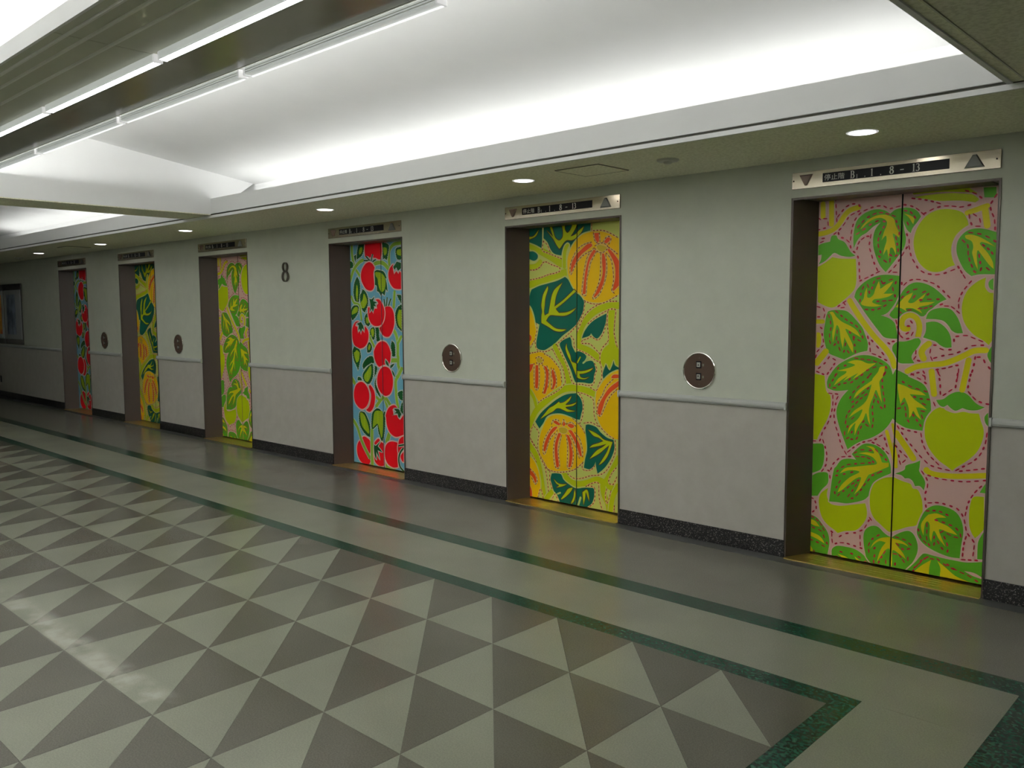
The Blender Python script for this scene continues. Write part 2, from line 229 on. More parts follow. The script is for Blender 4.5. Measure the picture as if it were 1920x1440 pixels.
ART_A = """
FY 4,1361* 26,1357 34,1315 24,1272 4,1272*
SY30 1,1948 49,1955 91,1971 125,2001 153,2044 186,2074 235,2086
SY30 72,2194 78,2000
SY30 23,2124 25,2050
FG 1,1879* 20,1890 72,1900* 80,1932 108,1933 121,1911 157,1893 179,1861 197,1832 224,1810* 189,1805 139,1814 100,1832 74,1813 45,1787 6,1768* 19,1797 22,1826* 2,1822*
FL 0,1753* 45,1777 88,1808* 139,1797 227,1792* 234,1688 228,1627 204,1591 159,1550 109,1513 66,1515 6,1543*
FG 213,1851* 209,1910 214,1967 229,2014 265,2047 309,2064 348,2066 384,2056 413,2036* 443,2057 485,2062 504,2062 538,2053 563,2034 579,2007* 560,1978 538,1949 527,1920* 508,1939 494,1967 484,1995* 493,1940 503,1889 493,1839 452,1778 399,1709* 362,1754 332,1827 322,1892 332,1951 363,1992* 323,1971 284,1938 252,1920 228,1889
FY 247,1960* 266,1987 302,2017 346,2033 393,2031 433,2007 446,1967 467,1922 466,1899* 432,1924 441,1885 450,1841 451,1805* 434,1842 419,1842 416,1815 411,1784* 404,1827 399,1836 381,1805* 387,1844 398,1883 393,1915 370,1889* 381,1932 397,1978 390,2002 362,2016 330,2014 294,1997 259,1968
FY 486,2032* 517,2020 544,1999 539,1968* 529,1984 513,2009
FL 545,1859 550,1913 571,1966 607,2009 650,2032 697,2038 748,2030 791,2010 813,1975 821,1944* 790,1924 760,1892 743,1848 741,1803 750,1761 762,1734* 730,1724 702,1706 662,1700 621,1713 582,1749 558,1796
FG 963,1894* 912,1914 867,1923 826,1918 795,1898 771,1862 766,1817 774,1779 794,1733 816,1698 845,1673* 886,1681 971,1678*
FY 806,1890* 833,1893 872,1880 914,1854 945,1830 952,1822* 914,1842 887,1851* 880,1841 905,1810 927,1779 945,1742 950,1707* 929,1728 907,1758 886,1789 871,1808 867,1782 875,1704* 860,1738 850,1772 844,1798 848,1828 838,1858 810,1874
SY28 812,2008 907,2037
SY32 898,2016 911,1934
FL 536,2116* 665,2122 808,2112 865,2077 848,2060* 774,2076 667,2084 593,2102
FG 886,2134* 947,2131* 949,2077* 892,2082*
FL 516,2159* 807,2145* 860,2107* 701,2130 536,2130*
FG 225,1570* 237,1610 273,1650 316,1677 364,1692 412,1694 478,1685* 480,1629 474,1578 460,1539 434,1499 411,1475 379,1463* 419,1451 448,1431 464,1403 478,1332* 431,1333 399,1342 374,1370 332,1423 290,1479 256,1528
FY 264,1537* 279,1561 284,1593 296,1625* 299,1593 300,1569 316,1566 335,1584 343,1612 354,1640 363,1660* 370,1632 373,1616 406,1639 444,1658* 422,1623 391,1587* 423,1587 447,1588* 420,1571 376,1560 340,1556 329,1540 353,1528 386,1521* 346,1514 305,1516 272,1524
FG 427,1465* 435,1483 454,1507 472,1550 490,1590 505,1613 531,1636 565,1647 610,1640 655,1618 693,1586 727,1551* 695,1536 663,1510 634,1479 612,1459* 597,1459 578,1471 548,1481 513,1475 487,1459 476,1447* 448,1447
FY 458,1511* 492,1550 514,1574 551,1591* 541,1565 527,1538 553,1534 583,1557 619,1587* 609,1564 587,1537 621,1537 669,1538* 633,1521 599,1514 585,1506 604,1475* 570,1495 547,1504 516,1503 521,1485* 493,1503
SY30 586,1348 592,1389 587,1424 571,1451 540,1465 510,1453 497,1427 500,1400 512,1388 531,1390
FG 624,1444* 634,1475 659,1496 703,1505 747,1498 776,1467 796,1429 815,1369* 784,1368 758,1383 743,1406 716,1433 683,1442 654,1444
FG 625,1424* 654,1430 684,1427 714,1409 740,1379 756,1341 761,1291* 732,1288 703,1301 680,1320 647,1331 613,1342* 626,1378
FG 590,1338* 602,1318 588,1287 563,1254 556,1227 572,1197* 530,1194 487,1198 458,1243 449,1275 456,1299 479,1316 511,1317 545,1325 568,1335
SY32 199,1550 232,1496 292,1410 351,1338 409,1278 446,1227 464,1175
FL 916,1664* 875,1643 835,1606 812,1558 804,1501 813,1444 835,1399 872,1358 914,1332 943,1307* 963,1341* 954,1582* 932,1586 914,1612 913,1638
FG 933,1645 951,1659* 954,1596* 938,1604 929,1626
FG 953,1296 965,1304* 968,1211* 956,1214 938,1254
FG 71,1488* 109,1496 173,1492 207,1471 242,1434 276,1394 294,1353 312,1300 309,1259* 272,1250 239,1237 177,1203* 126,1220 82,1240 59,1290 48,1358 55,1417 61,1459
FY 79,1482* 101,1484 123,1455 158,1426 210,1401 244,1377 270,1336* 227,1360 185,1384 181,1376 203,1335 226,1286 227,1244* 205,1277 178,1326 174,1334 167,1268* 153,1317 142,1384 125,1405 114,1346 106,1300* 100,1358 108,1400 102,1434 93,1463
SY26 -7,1427 40,1427
SY38 64,1248 11,1178
FG 86,1097 111,1136 144,1173 190,1202 240,1224 289,1234 347,1228 403,1205 440,1174 457,1127* 472,1158* 493,1150 540,1127 542,1121 585,1103 623,1082 647,1048 664,990 669,939* 648,894 634,857 628,821* 579,824 532,832 485,856* 465,877* 437,828 398,787 347,753 298,732 257,707 212,671* 189,725 161,795 142,861 141,912 165,973 206,1025* 163,1017 120,1016 81,1029* 76,1065 88,1103
FY 356,1189* 315,1186 274,1201 232,1201 195,1187* 241,1175 208,1157 137,1135* 192,1135* 186,1121 144,1089 117,1044* 170,1086 203,1109* 174,1076* 224,1106 261,1128* 229,1089* 282,1125 316,1153 356,1183
FY 412,1173* 406,1120 385,1085 390,1040 403,960* 384,999 366,1035 351,993 336,951 330,901 340,827* 327,851 314,896 298,857 271,813 251,757* 250,803 253,832 229,801 209,761* 220,809 253,841 277,872 292,915 260,896 213,860* 243,903 284,935 311,966 327,1008 341,1066* 289,1026 237,973* 256,1016 300,1056 340,1087 346,1101 374,1139 385,1168
FY 487,1078* 524,1068 563,1051 609,1041 640,1020* 602,1021 553,1022* 581,992 619,967 648,941* 612,950 590,949* 602,918 619,880* 591,905 575,928 565,903 554,886* 550,942 535,981 523,1000 505,963* 495,1006 486,1058
FL -1,1112* 61,1102* 73,1013 100,981 102,909 86,844 57,785 32,731 26,711* 1,709*
FG 0,683* 60,687 72,641 71,589 63,553 46,525 0,502*
FG 1,487* 38,509 91,516 101,487 97,448 63,408 37,365* -1,360*
FL 639,822 642,870 659,911 687,944 724,963 746,945 790,933 832,944 868,939 910,940* 921,901 937,849 932,795 910,736 877,694 842,662 808,635 790,615* 764,634 715,667 669,721 645,775
FG 693,998* 729,1006 758,1031 793,1049 829,1049 857,1033 886,1001 911,984 936,976* 902,958 860,955 828,964* 797,947 775,955 752,976* 731,963 709,973
FG 954,949* 938,925 942,895 957,874*
SY31 535,1150 580,1176 648,1191 721,1201 778,1223 830,1251 875,1275 930,1280
SY34 644,1308 618,1284 608,1256 620,1225
SY32 664,1156 681,1030
SY30 849,1225 823,1062
SY34 487,796 523,746 556,701 584,660
SY20 434,799 461,712 478,652 492,601
SY16 466,842 482,775
SY14 477,734 491,654 493,601
FL 102,424* 59,386 45,340 53,280 72,231 104,197 144,173 167,156* 213,177 272,191 309,227 333,273 337,316 326,363* 268,348 183,326 127,326 109,339* 95,378
FG 238,646* 274,688 311,715 356,717 401,701 438,664 460,613 465,569 462,558 418,532 379,502* 364,458 349,419 321,385 276,364 217,346 157,344 109,341* 116,411 123,477 134,543 146,559 175,601 218,616 264,615*
FY 452,620* 452,596* 405,570 357,543 337,530 314,481 290,440 258,406* 281,456 296,512 263,500 222,460 189,426 159,404* 180,450 229,504 287,545 228,548 169,521* 202,557 261,573 335,590 384,604 367,635 333,650 279,655* 325,666 366,664 353,688 319,703* 360,701 390,671 407,636 416,616
FL 351,415 367,476 395,508 434,530 482,540 481,540 513,528 544,520 575,512 588,489 614,485 635,444 644,393 642,348 624,301 610,278 568,263 530,244 479,219* 460,219 415,253 377,285 355,336
FG 488,560* 538,588 547,615 596,637 622,653* 620,616 619,590 642,557 653,527 647,486* 625,507 599,503* 586,530 566,543 543,540* 523,556
FG -4,243* 37,229 73,192 106,149 118,99 115,55 105,0* -4,-21*
FY -1,215* 28,206 56,176* 20,178 -3,188*
FY -1,135* 49,122 76,100 90,76* 40,98 -1,109*
FY -1,51* 15,27 13,5* -2,2*
FG 136,6* 135,50 164,77 212,82 267,79 310,62 340,38 374,2* 362,-17* 132,-16*
FY 170,30* 218,22 253,3* 214,4
FY 273,33* 303,17 320,4* 290,7
FG 339,46* 325,111 321,170 334,210 367,235 403,235 437,207 465,191 485,189* 503,206 538,229 573,241 600,227 621,186 626,138 612,87 587,41 565,11* 488,-17* 403,-5 361,20
FY 363,97* 382,139 422,173 477,187 492,182 532,178 563,164 576,149* 544,160 501,158* 525,132 550,103 565,73* 526,99 490,113 488,58 486,-3* 476,-5* 477,69 472,117 448,105 425,67 402,24* 416,86 431,122 450,151* 414,153 382,126
FG 618,251 635,323 660,375 696,405 737,413 789,403 825,381 849,338 858,281 850,208 845,136* 791,134 724,149 667,174 631,209
FY 676,353* 716,366 754,358 769,350* 732,344 714,335 733,319 774,306 807,284 830,262* 779,271 742,280 734,271 747,237 771,186* 736,223 712,263 702,253 696,198* 686,230 685,291 673,313 659,294 654,229* 641,263 640,295 658,330
FG 561,2* 613,66 639,104 661,127 706,125 762,120 817,119 881,120 965,140* 960,-13* 577,-15*
FY 600,0* 645,52 699,98* 691,54 690,-2*
FY 732,98* 774,71 826,34 883,18 939,3* 840,-8 796,-1* 751,4 749,59
FP 869,70* 918,70 955,54 956,44* 913,52
FL 952,494* 903,487 887,449 882,386 886,325 900,284 917,262* 935,282 958,318*
FG 959,306* 936,255 931,216 932,149* 965,152*
FG 956,567* 930,514* 958,514*
SY30 658,605 656,599 686,587 731,583 818,588 958,610
D -2,1973 52,1986 56,2014 44,2036 16,2032 3,2039
D 99,2146 109,2023
D 119,2047 135,2066 164,2096 205,2108 238,2098 243,2069 207,2052 182,2038 158,2003 130,1968 101,1945
D 2,1918 58,1923
D 3,1893 42,1908
D 122,1944 131,1923 157,1913 187,1887 201,1846 230,1820 244,1787 249,1742 253,1685
D 194,1911 201,1967 216,2015 248,2053 284,2070 328,2082 372,2082 408,2064 446,2070 485,2077 492,2078 522,2070 557,2051 588,2022
D 234,1852 245,1888 277,1914 293,1917
D 309,1916 303,1861 316,1816 330,1771 351,1726
D 356,1710 308,1687 260,1665
D 423,1712 457,1750 497,1819 522,1868 509,1912
D 439,1707 462,1706
D 523,1841 536,1790 556,1754 576,1722 610,1698 662,1686 706,1691 752,1708
D 780,1722 810,1672
D 599,2023 650,2046 693,2053 736,2050 776,2041 821,2048
D 536,2109 585,2099 623,2088 667,2072
D 823,1989 827,1970 842,1936 863,1934 880,1937 872,1974 850,1994
D 946,2085 924,2043 928,2006 943,1969 949,1917
D 808,2123 846,2107 875,2084
D 238,1977 258,2000 290,2025 329,2042 369,2045 409,2032 433,2022
D 235,1937 275,1962 315,1988 351,2001 382,1995
D 380,1963 361,1929 352,1890 355,1854 366,1825
D 361,1798 398,1768 418,1759 421,1775
D 449,1990 464,1950 467,1922
D 450,1896 459,1856 463,1809 440,1794 424,1803
D 800,1860 822,1833 825,1795 833,1758 847,1723 861,1695 889,1703 886,1737 879,1778
D 833,1903 882,1892 916,1875 951,1851
D 898,1832 929,1805 940,1790
D 909,1721 937,1696
D 497,2045 524,2035 547,2006
D 502,1994 519,1954
D 13,1514 44,1501 50,1459 15,1455
D 7,1399 34,1387 17,1370
D 40,1349 48,1290 16,1251 4,1217
D 168,1542 130,1513 156,1509 177,1517 168,1533
D 83,1211 62,1180 28,1149
D 109,1207 124,1199
D 118,1174 89,1131 68,1108 19,1123
D 311,1337 324,1288 330,1250 362,1236 415,1210
D 336,1317 369,1281 398,1246
D 467,1427 478,1384 485,1364
D 420,1311 440,1299
D 444,1315 463,1318
D 259,1549 264,1594 279,1630 301,1637 311,1597
D 326,1621 337,1657 365,1676 381,1652
D 393,1647 432,1666 458,1654 442,1622 446,1602 455,1574
D 361,1544 432,1549
D 298,1498 354,1497 401,1519
D 78,1459 88,1425 91,1383 85,1346 89,1304 115,1287 127,1325 130,1367
D 125,1484 183,1438 243,1401 269,1365 282,1328 262,1318 228,1340 206,1364
D 138,1305 150,1259 172,1247 181,1293
D 188,1264 210,1236
D 228,1327 236,1290 241,1253
D 248,1214 298,1208 335,1205 364,1196 396,1185 421,1165 414,1133
D 125,1107 141,1150 183,1168
D 353,1165 312,1145 284,1119
D 345,1138 318,1108
D 488,1665 491,1621
D 508,1640 526,1656 557,1663 594,1660 636,1647 666,1633 700,1605 737,1566
D 677,1511 695,1521 727,1534
D 728,1515 753,1511 787,1482
D 789,1513 788,1539 796,1569 811,1599 841,1640
D 495,1566 528,1597 562,1608
D 545,1550 571,1584
D 589,1584 630,1603
D 627,1576 634,1583
D 594,1549 628,1552 683,1552
D 592,1502 618,1504 648,1514
D 524,1493 547,1495
D 470,1491 498,1475
D 530,1428 545,1432 558,1408
D 527,1404 539,1404
D 505,1364 525,1362 547,1380
D 498,1344 514,1333 541,1337 555,1361
D 770,1356 775,1303
D 788,1351 834,1356 869,1343 904,1329
D 754,1278 722,1277 689,1289 674,1301 654,1273 657,1238 661,1226
D 680,1231 727,1246 770,1255 805,1269 839,1289 870,1303 912,1306
D 578,1259 577,1235 571,1219 594,1212
D 880,1237 873,1184 861,1138 862,1148 855,1102 851,1064 868,1038 893,1013 925,998 949,994
D 897,1242 918,1241 927,1217 950,1187
D 693,1167 744,1179 793,1194 801,1174 797,1131
D 697,1154 709,1131 699,1144 710,1098 713,1044 721,1023 764,1055
D 563,1134 593,1145 623,1150 631,1119
D 564,1134 592,1116 615,1105 634,1090
D 618,1133 633,1122
D 797,1145 790,1079
D 674,998 687,968 676,955
D 516,1088 551,1068 586,1056 636,1043
D 580,1008 611,1000 652,999
D 608,982 653,961
D 605,934 647,929
D 620,907 626,892
D 576,904 596,878 616,851
D 498,938 509,943 520,968 533,937 538,893 550,870
D 497,829 518,798 542,768 566,739 594,709 614,684 641,659 672,634 713,623 765,616
D 521,823 540,817 571,813 617,804 626,769 635,742 651,712 674,682 712,647
D 952,828 947,782 934,742 918,710 888,676 854,652 815,624
D 833,619 886,631 941,645
D 489,719 521,685 549,660 527,629 516,620 506,664
D 6,701 37,704 48,720 58,760 83,805 103,854 111,893 116,931 115,978
D 99,998 151,993 139,967 130,915 125,868 135,809 149,772 163,727 177,686 200,650
D 64,704 83,650 88,608 83,560 64,527
D 220,661 257,694 294,719 331,733 371,746 403,771 419,769 436,721
D 360,726 401,709 442,677
D 116,542 129,574 150,598 175,620 226,630
D 90,533 113,525
D 131,1110 110,1075 94,1040 129,1034 158,1060 192,1066 212,1088
D 225,1072 282,1117
D 319,1106 288,1072 260,1041 231,1006 216,968 233,956 269,992 298,1018 321,1041
D 310,1003 278,976 250,945 226,914 202,874 196,832
D 208,807 192,768 201,735 222,750 234,776
D 235,734 264,741 272,775
D 219,842 256,879
D 408,1127 401,1094 402,1057 409,1017 416,973 418,928 394,939 376,978 363,1002 356,969 349,927 353,886 356,853 349,816 320,826 303,849 287,810
D 259,657 295,677 345,679
D 272,635 330,635 363,614
D 156,534 181,559 219,580 261,590 343,606
D 381,683 415,653 435,635
D 433,573 385,551
D 152,506 195,520 241,537
D 170,470 154,438 142,406 156,382 177,403 206,428 231,453 255,475 280,493
D 268,462 244,421 224,388 241,378 274,404 298,439 318,473 342,506 362,535 397,554
D 109,505 112,480
D 2,347 20,337 31,290 13,265
D 638,585 662,548 665,504 655,467 656,435 661,399
D 672,573 717,563 765,561 808,561 855,563 897,571 952,583
D 933,545 906,510 886,473 873,436 865,387
D 681,420 729,428 770,422 817,411 843,388 859,355 867,321 875,288 898,256 914,232 911,173
D 871,255 862,211 859,159
D 863,132 927,141
D 671,373 723,381 772,367
D 718,328 744,324 773,317 814,304 836,281 845,251 805,252 772,264 746,265 769,229 782,188 779,159 749,178 729,210 710,231 710,182 685,182 671,220 671,256 670,292
D 626,256 639,218 662,194
D 512,193 551,186 583,167
D 517,151 549,128 576,137
D 503,94 527,91 551,62
D 573,104 577,55
D 506,58 506,12
D 355,83 354,121 373,158 405,185
D 375,91 399,121
D 388,60 385,25 410,22 425,54 444,91
D 453,64 455,10
D 350,301 357,277 378,256
D 349,263 322,208 302,188 304,116
D 109,172 154,145
D 132,141 140,86 173,98 215,104 258,99 309,91
D 184,141 214,162 269,176
D 10,230 55,202 79,166
D 16,164 66,151 84,119 103,83
D 4,87 45,77 81,62
D 24,20 29,8
D 165,51 217,40
D 255,47 302,34 340,12
D 166,12 192,9 252,8
D 614,38 640,68 669,102 703,105
D 736,107 774,83 811,70
D 786,88 838,64 894,48 932,29
D 606,16 644,80 676,108"""
ART_B = """
SV60 -4,2017 65,1985 152,1945 245,1900 324,1856
SV45 -5,1841 64,1844 112,1875
SV55 -5,1703 98,1722 199,1749 298,1772 375,1789
SV32 356,1830 356,1915 368,1964 394,2007
FT -3,2180* 133,2170* 132,2053 126,1982* 65,2011 -4,2035*
FV 99,2126* 65,2077 -4,2056* -4,2077* 44,2079
FT 149,2169* 610,2164* 605,2077* 525,2058 482,2036 426,1990 407,1942* 413,1991 388,2012 356,1994 336,1955 327,1916* 258,1932 219,1967 186,2024 146,2057*
FV 219,2164* 245,2106 265,2055 304,2030 336,2050 343,2090 330,2150* 362,2148* 362,2108 387,2082 419,2109 438,2152* 488,2154* 463,2111 438,2078 419,2055 463,2067 500,2094 544,2120* 519,2078 463,2037 426,2025 381,2028 349,2010 323,1981 307,1967* 278,1999 245,2046 179,2116* 245,2061* 226,2103 206,2159*
FT -4,1963* 44,1960 85,1933 81,1902 44,1888 -5,1906*
FO 605,2075 525,2058 457,2008 413,1951 388,1888 388,1813 401,1748 445,1667 502,1612 570,1571 662,1556 752,1564 822,1592 868,1615* 864,2013* 789,2046 719,2069 659,2078
FR 611,1992* 623,1974 587,1952 526,1916 476,1869 445,1816 426,1782* 417,1802 426,1852 464,1909 526,1955 575,1987
FR 636,1945* 660,1934 624,1892 594,1845 576,1758 561,1621* 533,1621* 545,1709 563,1807 594,1893
FR 714,1912* 734,1906 747,1848 744,1776 727,1695 692,1633 650,1595* 634,1605 667,1653 703,1715 720,1777 714,1849
FR 761,1938* 778,1942 819,1907 866,1852* 867,1677* 821,1640* 810,1654 832,1725 832,1797 814,1855
FR 641,2065* 686,2062* 689,2019 677,1995 659,1996 644,2026
FR 783,2022 789,2005 755,1984 734,1983 737,2006 760,2024
FC 666,1972 701,1975 749,1958 755,1934 725,1921 678,1942
FT 22,1666* 98,1691 192,1709 285,1727 362,1754* 394,1733 426,1683 464,1637 508,1612 546,1567 549,1522 552,1552 540,1493 509,1433 471,1393 414,1353 337,1306 271,1254 198,1211 144,1191 83,1203 69,1239 83,1307 104,1391* 63,1406* 49,1463 22,1521 -6,1547* 1,1620
FV 189,1688* 192,1663 165,1597 158,1540 151,1494 158,1461* 198,1479* 212,1540 232,1616 265,1666 337,1710* 298,1656 271,1600 258,1529* 337,1574 395,1614 452,1657* 471,1642* 426,1613 363,1569 298,1529 271,1514* 278,1504 304,1481* 388,1488 471,1518* 427,1483 363,1461 285,1461 212,1463 172,1422* 218,1391 278,1361 376,1355* 324,1339 258,1346 192,1376 124,1404* 124,1453 131,1494 124,1536 128,1566 145,1628
FO -6,1537* 28,1479 56,1390 69,1338 55,1275 20,1233 -8,1222*
FR -7,1316* 17,1296 14,1269 -7,1253*
FO -8,1148* 55,1171 130,1173 211,1149 278,1100 317,1045 331,974 324,912* 285,884 231,855 164,825 95,784* 47,838 -9,883*
FR -1,1074* 41,1081* 20,1033 -8,1005*
FR 62,1071* 89,1072* 92,973 85,888* 57,887* 58,982
FR 140,1069* 178,1060 205,1004 205,952 184,899 164,851* 140,850* 157,908 171,977 164,1018
FR 225,1041* 251,1037 275,992 271,940 245,890* 231,892* 245,954 231,995
FC 72,1119 103,1133 137,1116 123,1092 89,1091
SV50 265,1223 311,1153 344,1087 376,1022 396,962 415,917
SV52 666,877 592,897 511,908 428,913 337,893 251,846 164,788 81,724 32,657 -3,585
SV32 -2,867 40,817 67,750
FT 414,1300* 427,1272 434,1232 466,1183* 491,1193 529,1189 572,1156 541,1110* 609,1127 640,1114 659,1065 653,1020 635,970 604,956 542,960 466,958* 447,990 421,1050 376,1124 337,1189 311,1239 337,1270
FV 379,1248* 386,1211 415,1161 428,1116 466,1102 479,1087 472,1067* 485,1045 554,1048 637,1074* 604,1048 554,1030 504,1023* 517,999 554,993 598,1003* 554,985 504,988 479,1002 453,1051 421,1111 389,1160 369,1210
SV12 513,1149 485,1108
SB14 588,1139 541,1107
SV50 869,1534 764,1530 662,1497 583,1443 528,1379 503,1304 503,1234 584,1206 652,1173 695,1135
FT 758,1477* 750,1410 717,1336 676,1294 645,1301 615,1330* 596,1310 528,1292* 553,1344 602,1399 663,1438
SV55 805,1496 800,1395 807,1251
FW 795,1260 836,1256 871,1214* 873,1084* 832,1106 820,1144* 808,1095 791,1063* 767,1079 752,1113* 737,1073* 713,1111 707,1165 736,1220
FT 755,1108* 773,1075 791,1061* 814,1105 823,1135* 837,1101 873,1086* 873,1069 797,1041 732,994* 725,1038
FO 873,1069* 797,1037 738,990 690,928 669,902 660,827 673,723 710,647 770,598 830,564 877,559*
FR 803,1013* 826,1033 873,1035* 873,1011* 815,1006
FR 873,992* 874,953* 798,900 751,843 727,782 703,721* 679,729* 685,789 727,861 786,934
FT 473,875* 511,847 533,803 536,758 524,722 511,675* 473,677 390,691 311,705 231,696 177,669 143,618 102,570* 57,622* 116,695 198,759 285,817 376,859
FV 112,648* 157,693 204,739 251,763 304,798* 318,788 363,802 428,850* 409,815 370,779 428,786 486,808* 441,777 370,761 403,743 467,738* 396,727 344,739 311,747 278,744 245,721 191,691
FO 251,690 337,697 441,675 512,645 550,592 575,534 581,464 557,380 500,322 429,283 338,261 231,253 163,287 115,351 98,434 108,520 157,620 197,665
FR 291,600* 271,577 224,531 197,471 170,394* 142,396* 156,461 190,528 231,579 265,600
FR 298,554* 324,546 298,491 288,412 311,289* 278,280* 261,383 265,472
FR 377,546* 403,543 435,479 442,403 423,298* 397,300* 410,384 403,476
FR 396,584* 429,586 467,544 512,477 531,398* 512,401 487,454 448,522
FR 245,638* 271,648 311,628 304,614 265,624
FR 341,651 367,653 367,622 344,615
FR 390,624 416,637 451,629 451,612 422,604
FC 305,591 337,601 383,593 383,567 351,554 311,565
FT 568,640* 599,647 667,633 710,597 771,563 827,554* 837,496 813,429 772,365 730,320 682,284* 669,328 663,372* 644,335 607,307 551,313* 563,381 582,454 575,544 565,594
FV 593,607* 649,592 698,571 741,546 818,536* 801,492 772,425 730,375 693,351* 736,411 771,464 789,511* 759,488 693,436 607,388* 668,453 729,490 765,518* 699,496 606,472* 631,494 692,516 735,535* 692,556 643,566
SV50 -11,434 59,361 94,284 118,191 135,103 162,0
FO -11,347* 45,305 80,251 104,179 111,99 86,-6* -13,-21*
FR -12,250* 45,209 69,153 58,124* 30,169 -12,196*
FR -12,120* 19,60 19,-16* -13,-21*
SV50 358,238 417,188 494,178 589,201 682,238 755,218 827,188
SV40 872,426 797,298 761,244
SV50 731,195 743,131 780,66 799,-16
SV42 868,214 822,123 799,-16
SV45 231,79 183,29 162,-6
FT 231,227* 271,235 325,233 351,195 404,166 475,144 558,161 639,170* 658,149 652,108 627,48 565,-18* 469,-17* 325,-8* 285,65 251,92 231,142 217,183
FV 251,185* 291,161 325,155 384,163* 344,142 278,122* 305,142 278,154
FV 325,40* 364,87 397,128 443,145* 423,111 378,68 331,35*
FV 462,137* 469,92 456,43 430,16* 427,23 449,68 456,105
FV 539,122* 577,148 596,125 605,60* 586,98 570,127 564,85 549,26* 545,67
SB18 520,78 495,8
SB14 318,86 291,74
D 146,2032 136,1966 186,1943 252,1920 324,1894
D 149,2031 186,2004 212,1957
D 16,1817 64,1818 112,1839 159,1876 232,1850 304,1827 314,1801 265,1785 212,1779 139,1761 84,1750 16,1742
D 620,2158 617,2091 635,2082 677,2082 730,2076 783,2056 847,2023
D 611,1999 550,1988 488,1957 451,1910 420,1852 413,1788 426,1772 451,1816 489,1869 538,1906 593,1930
D 636,1954 599,1922 575,1885 557,1827 542,1749 527,1636 546,1613 567,1620 576,1728 594,1791 612,1854 660,1924
D 702,1908 702,1802 691,1715 661,1648 631,1600 644,1585 692,1618 739,1704 759,1790 749,1896
D 778,1951 819,1926 848,1905
D 755,1910 796,1865 817,1774 818,1702 804,1645 822,1626
D 654,1973 707,1989 755,1972 766,1947 720,1919 678,1926 651,1949
D 635,2061 647,2012 665,1994
D 689,2057 695,2004
D 725,1997 760,2033 795,2017 778,1980
D 555,1571 613,1551 686,1546 763,1564 845,1601
D 845,1565 793,1564
D 558,1562 546,1493 534,1468 509,1428 478,1388 427,1343 363,1296 317,1265 278,1239
D 692,1545 626,1517 571,1478 534,1433 503,1378 484,1338
D 590,1404 651,1443 722,1480 793,1508 840,1501 835,1444 827,1347 836,1299 854,1242
D 770,1487 764,1429 771,1356 774,1279 724,1229 700,1175 701,1121
D 753,1395 729,1332 682,1282 615,1305 584,1290 534,1274 528,1254 603,1251 664,1208 694,1184
D 73,1396 80,1349 62,1286 62,1223 83,1192 158,1179 232,1202
D 48,1260 13,1212
D 6,1164 83,1177
D 245,1192 285,1136 337,1067 363,986 363,945 311,896 285,879 218,844 150,813 95,778
D 291,1229 324,1178 363,1119 396,1059 421,989 453,945 523,946 592,940 641,955 653,1020 671,1065 652,1104
D 427,1305 453,1273 453,1232 478,1208 529,1194 591,1171 652,1134 695,1118 713,1077 717,1003 690,953 666,907 617,924
D 158,1163 218,1139 271,1095 317,1045 331,959
D 48,1081 47,971 54,892 89,881 103,973 99,1073
D 137,1074 164,1013 157,924 137,860
D 184,1066 205,1015 194,910
D 225,1052 228,896
D 251,1048 278,982 278,915
D 69,1129 103,1138 144,1116 123,1084 75,1088
D 498,882 567,871 635,840 645,786 648,722 673,664 716,628 770,588 824,564
D 511,867 542,819 543,754 534,692 512,650
D 556,654 618,664 679,644
D 448,675 493,648 537,612 556,583
D 39,594 11,543 3,489 45,429 66,415
D 53,579 95,540 87,470 87,390 129,315 183,258 258,246 338,251 423,272 481,300 538,347
D 231,595 184,538 149,471 139,396 156,371 177,411 211,493 258,545
D 285,568 258,482 248,392 265,289 298,277 311,310 298,413 328,531
D 377,540 390,475 390,371 390,299 416,292 442,336 448,414 429,479
D 416,544 455,492 487,428 506,385
D 467,570 512,523 538,444 538,398
D 231,621 245,648 291,657 318,628
D 337,630 351,662 377,633
D 390,634 429,648 467,626
D 815,994 756,942 726,881 684,819 673,753
D 851,923 792,870 745,788 709,721 673,733
D 842,546 843,462 802,373 754,308 694,275 620,261 532,229 455,219 397,243
D 538,347 538,301 595,296 638,319 650,335
D 850,345 808,295 785,232 827,223 856,276
D 10,479 66,415 122,341 190,253
D 10,366 66,303
D 163,261 183,178 197,85
D 211,240 210,171 231,111
D 86,21 114,89 142,23
D 231,10 264,68 298,15
D 576,174 620,200 688,214 695,129 707,66 732,9
D 595,181 651,174 658,119 646,56 590,12
D 767,175 756,133 768,70 792,118 804,165
D 837,60 835,15
D 9,231 52,204 79,154 58,119 23,158"""
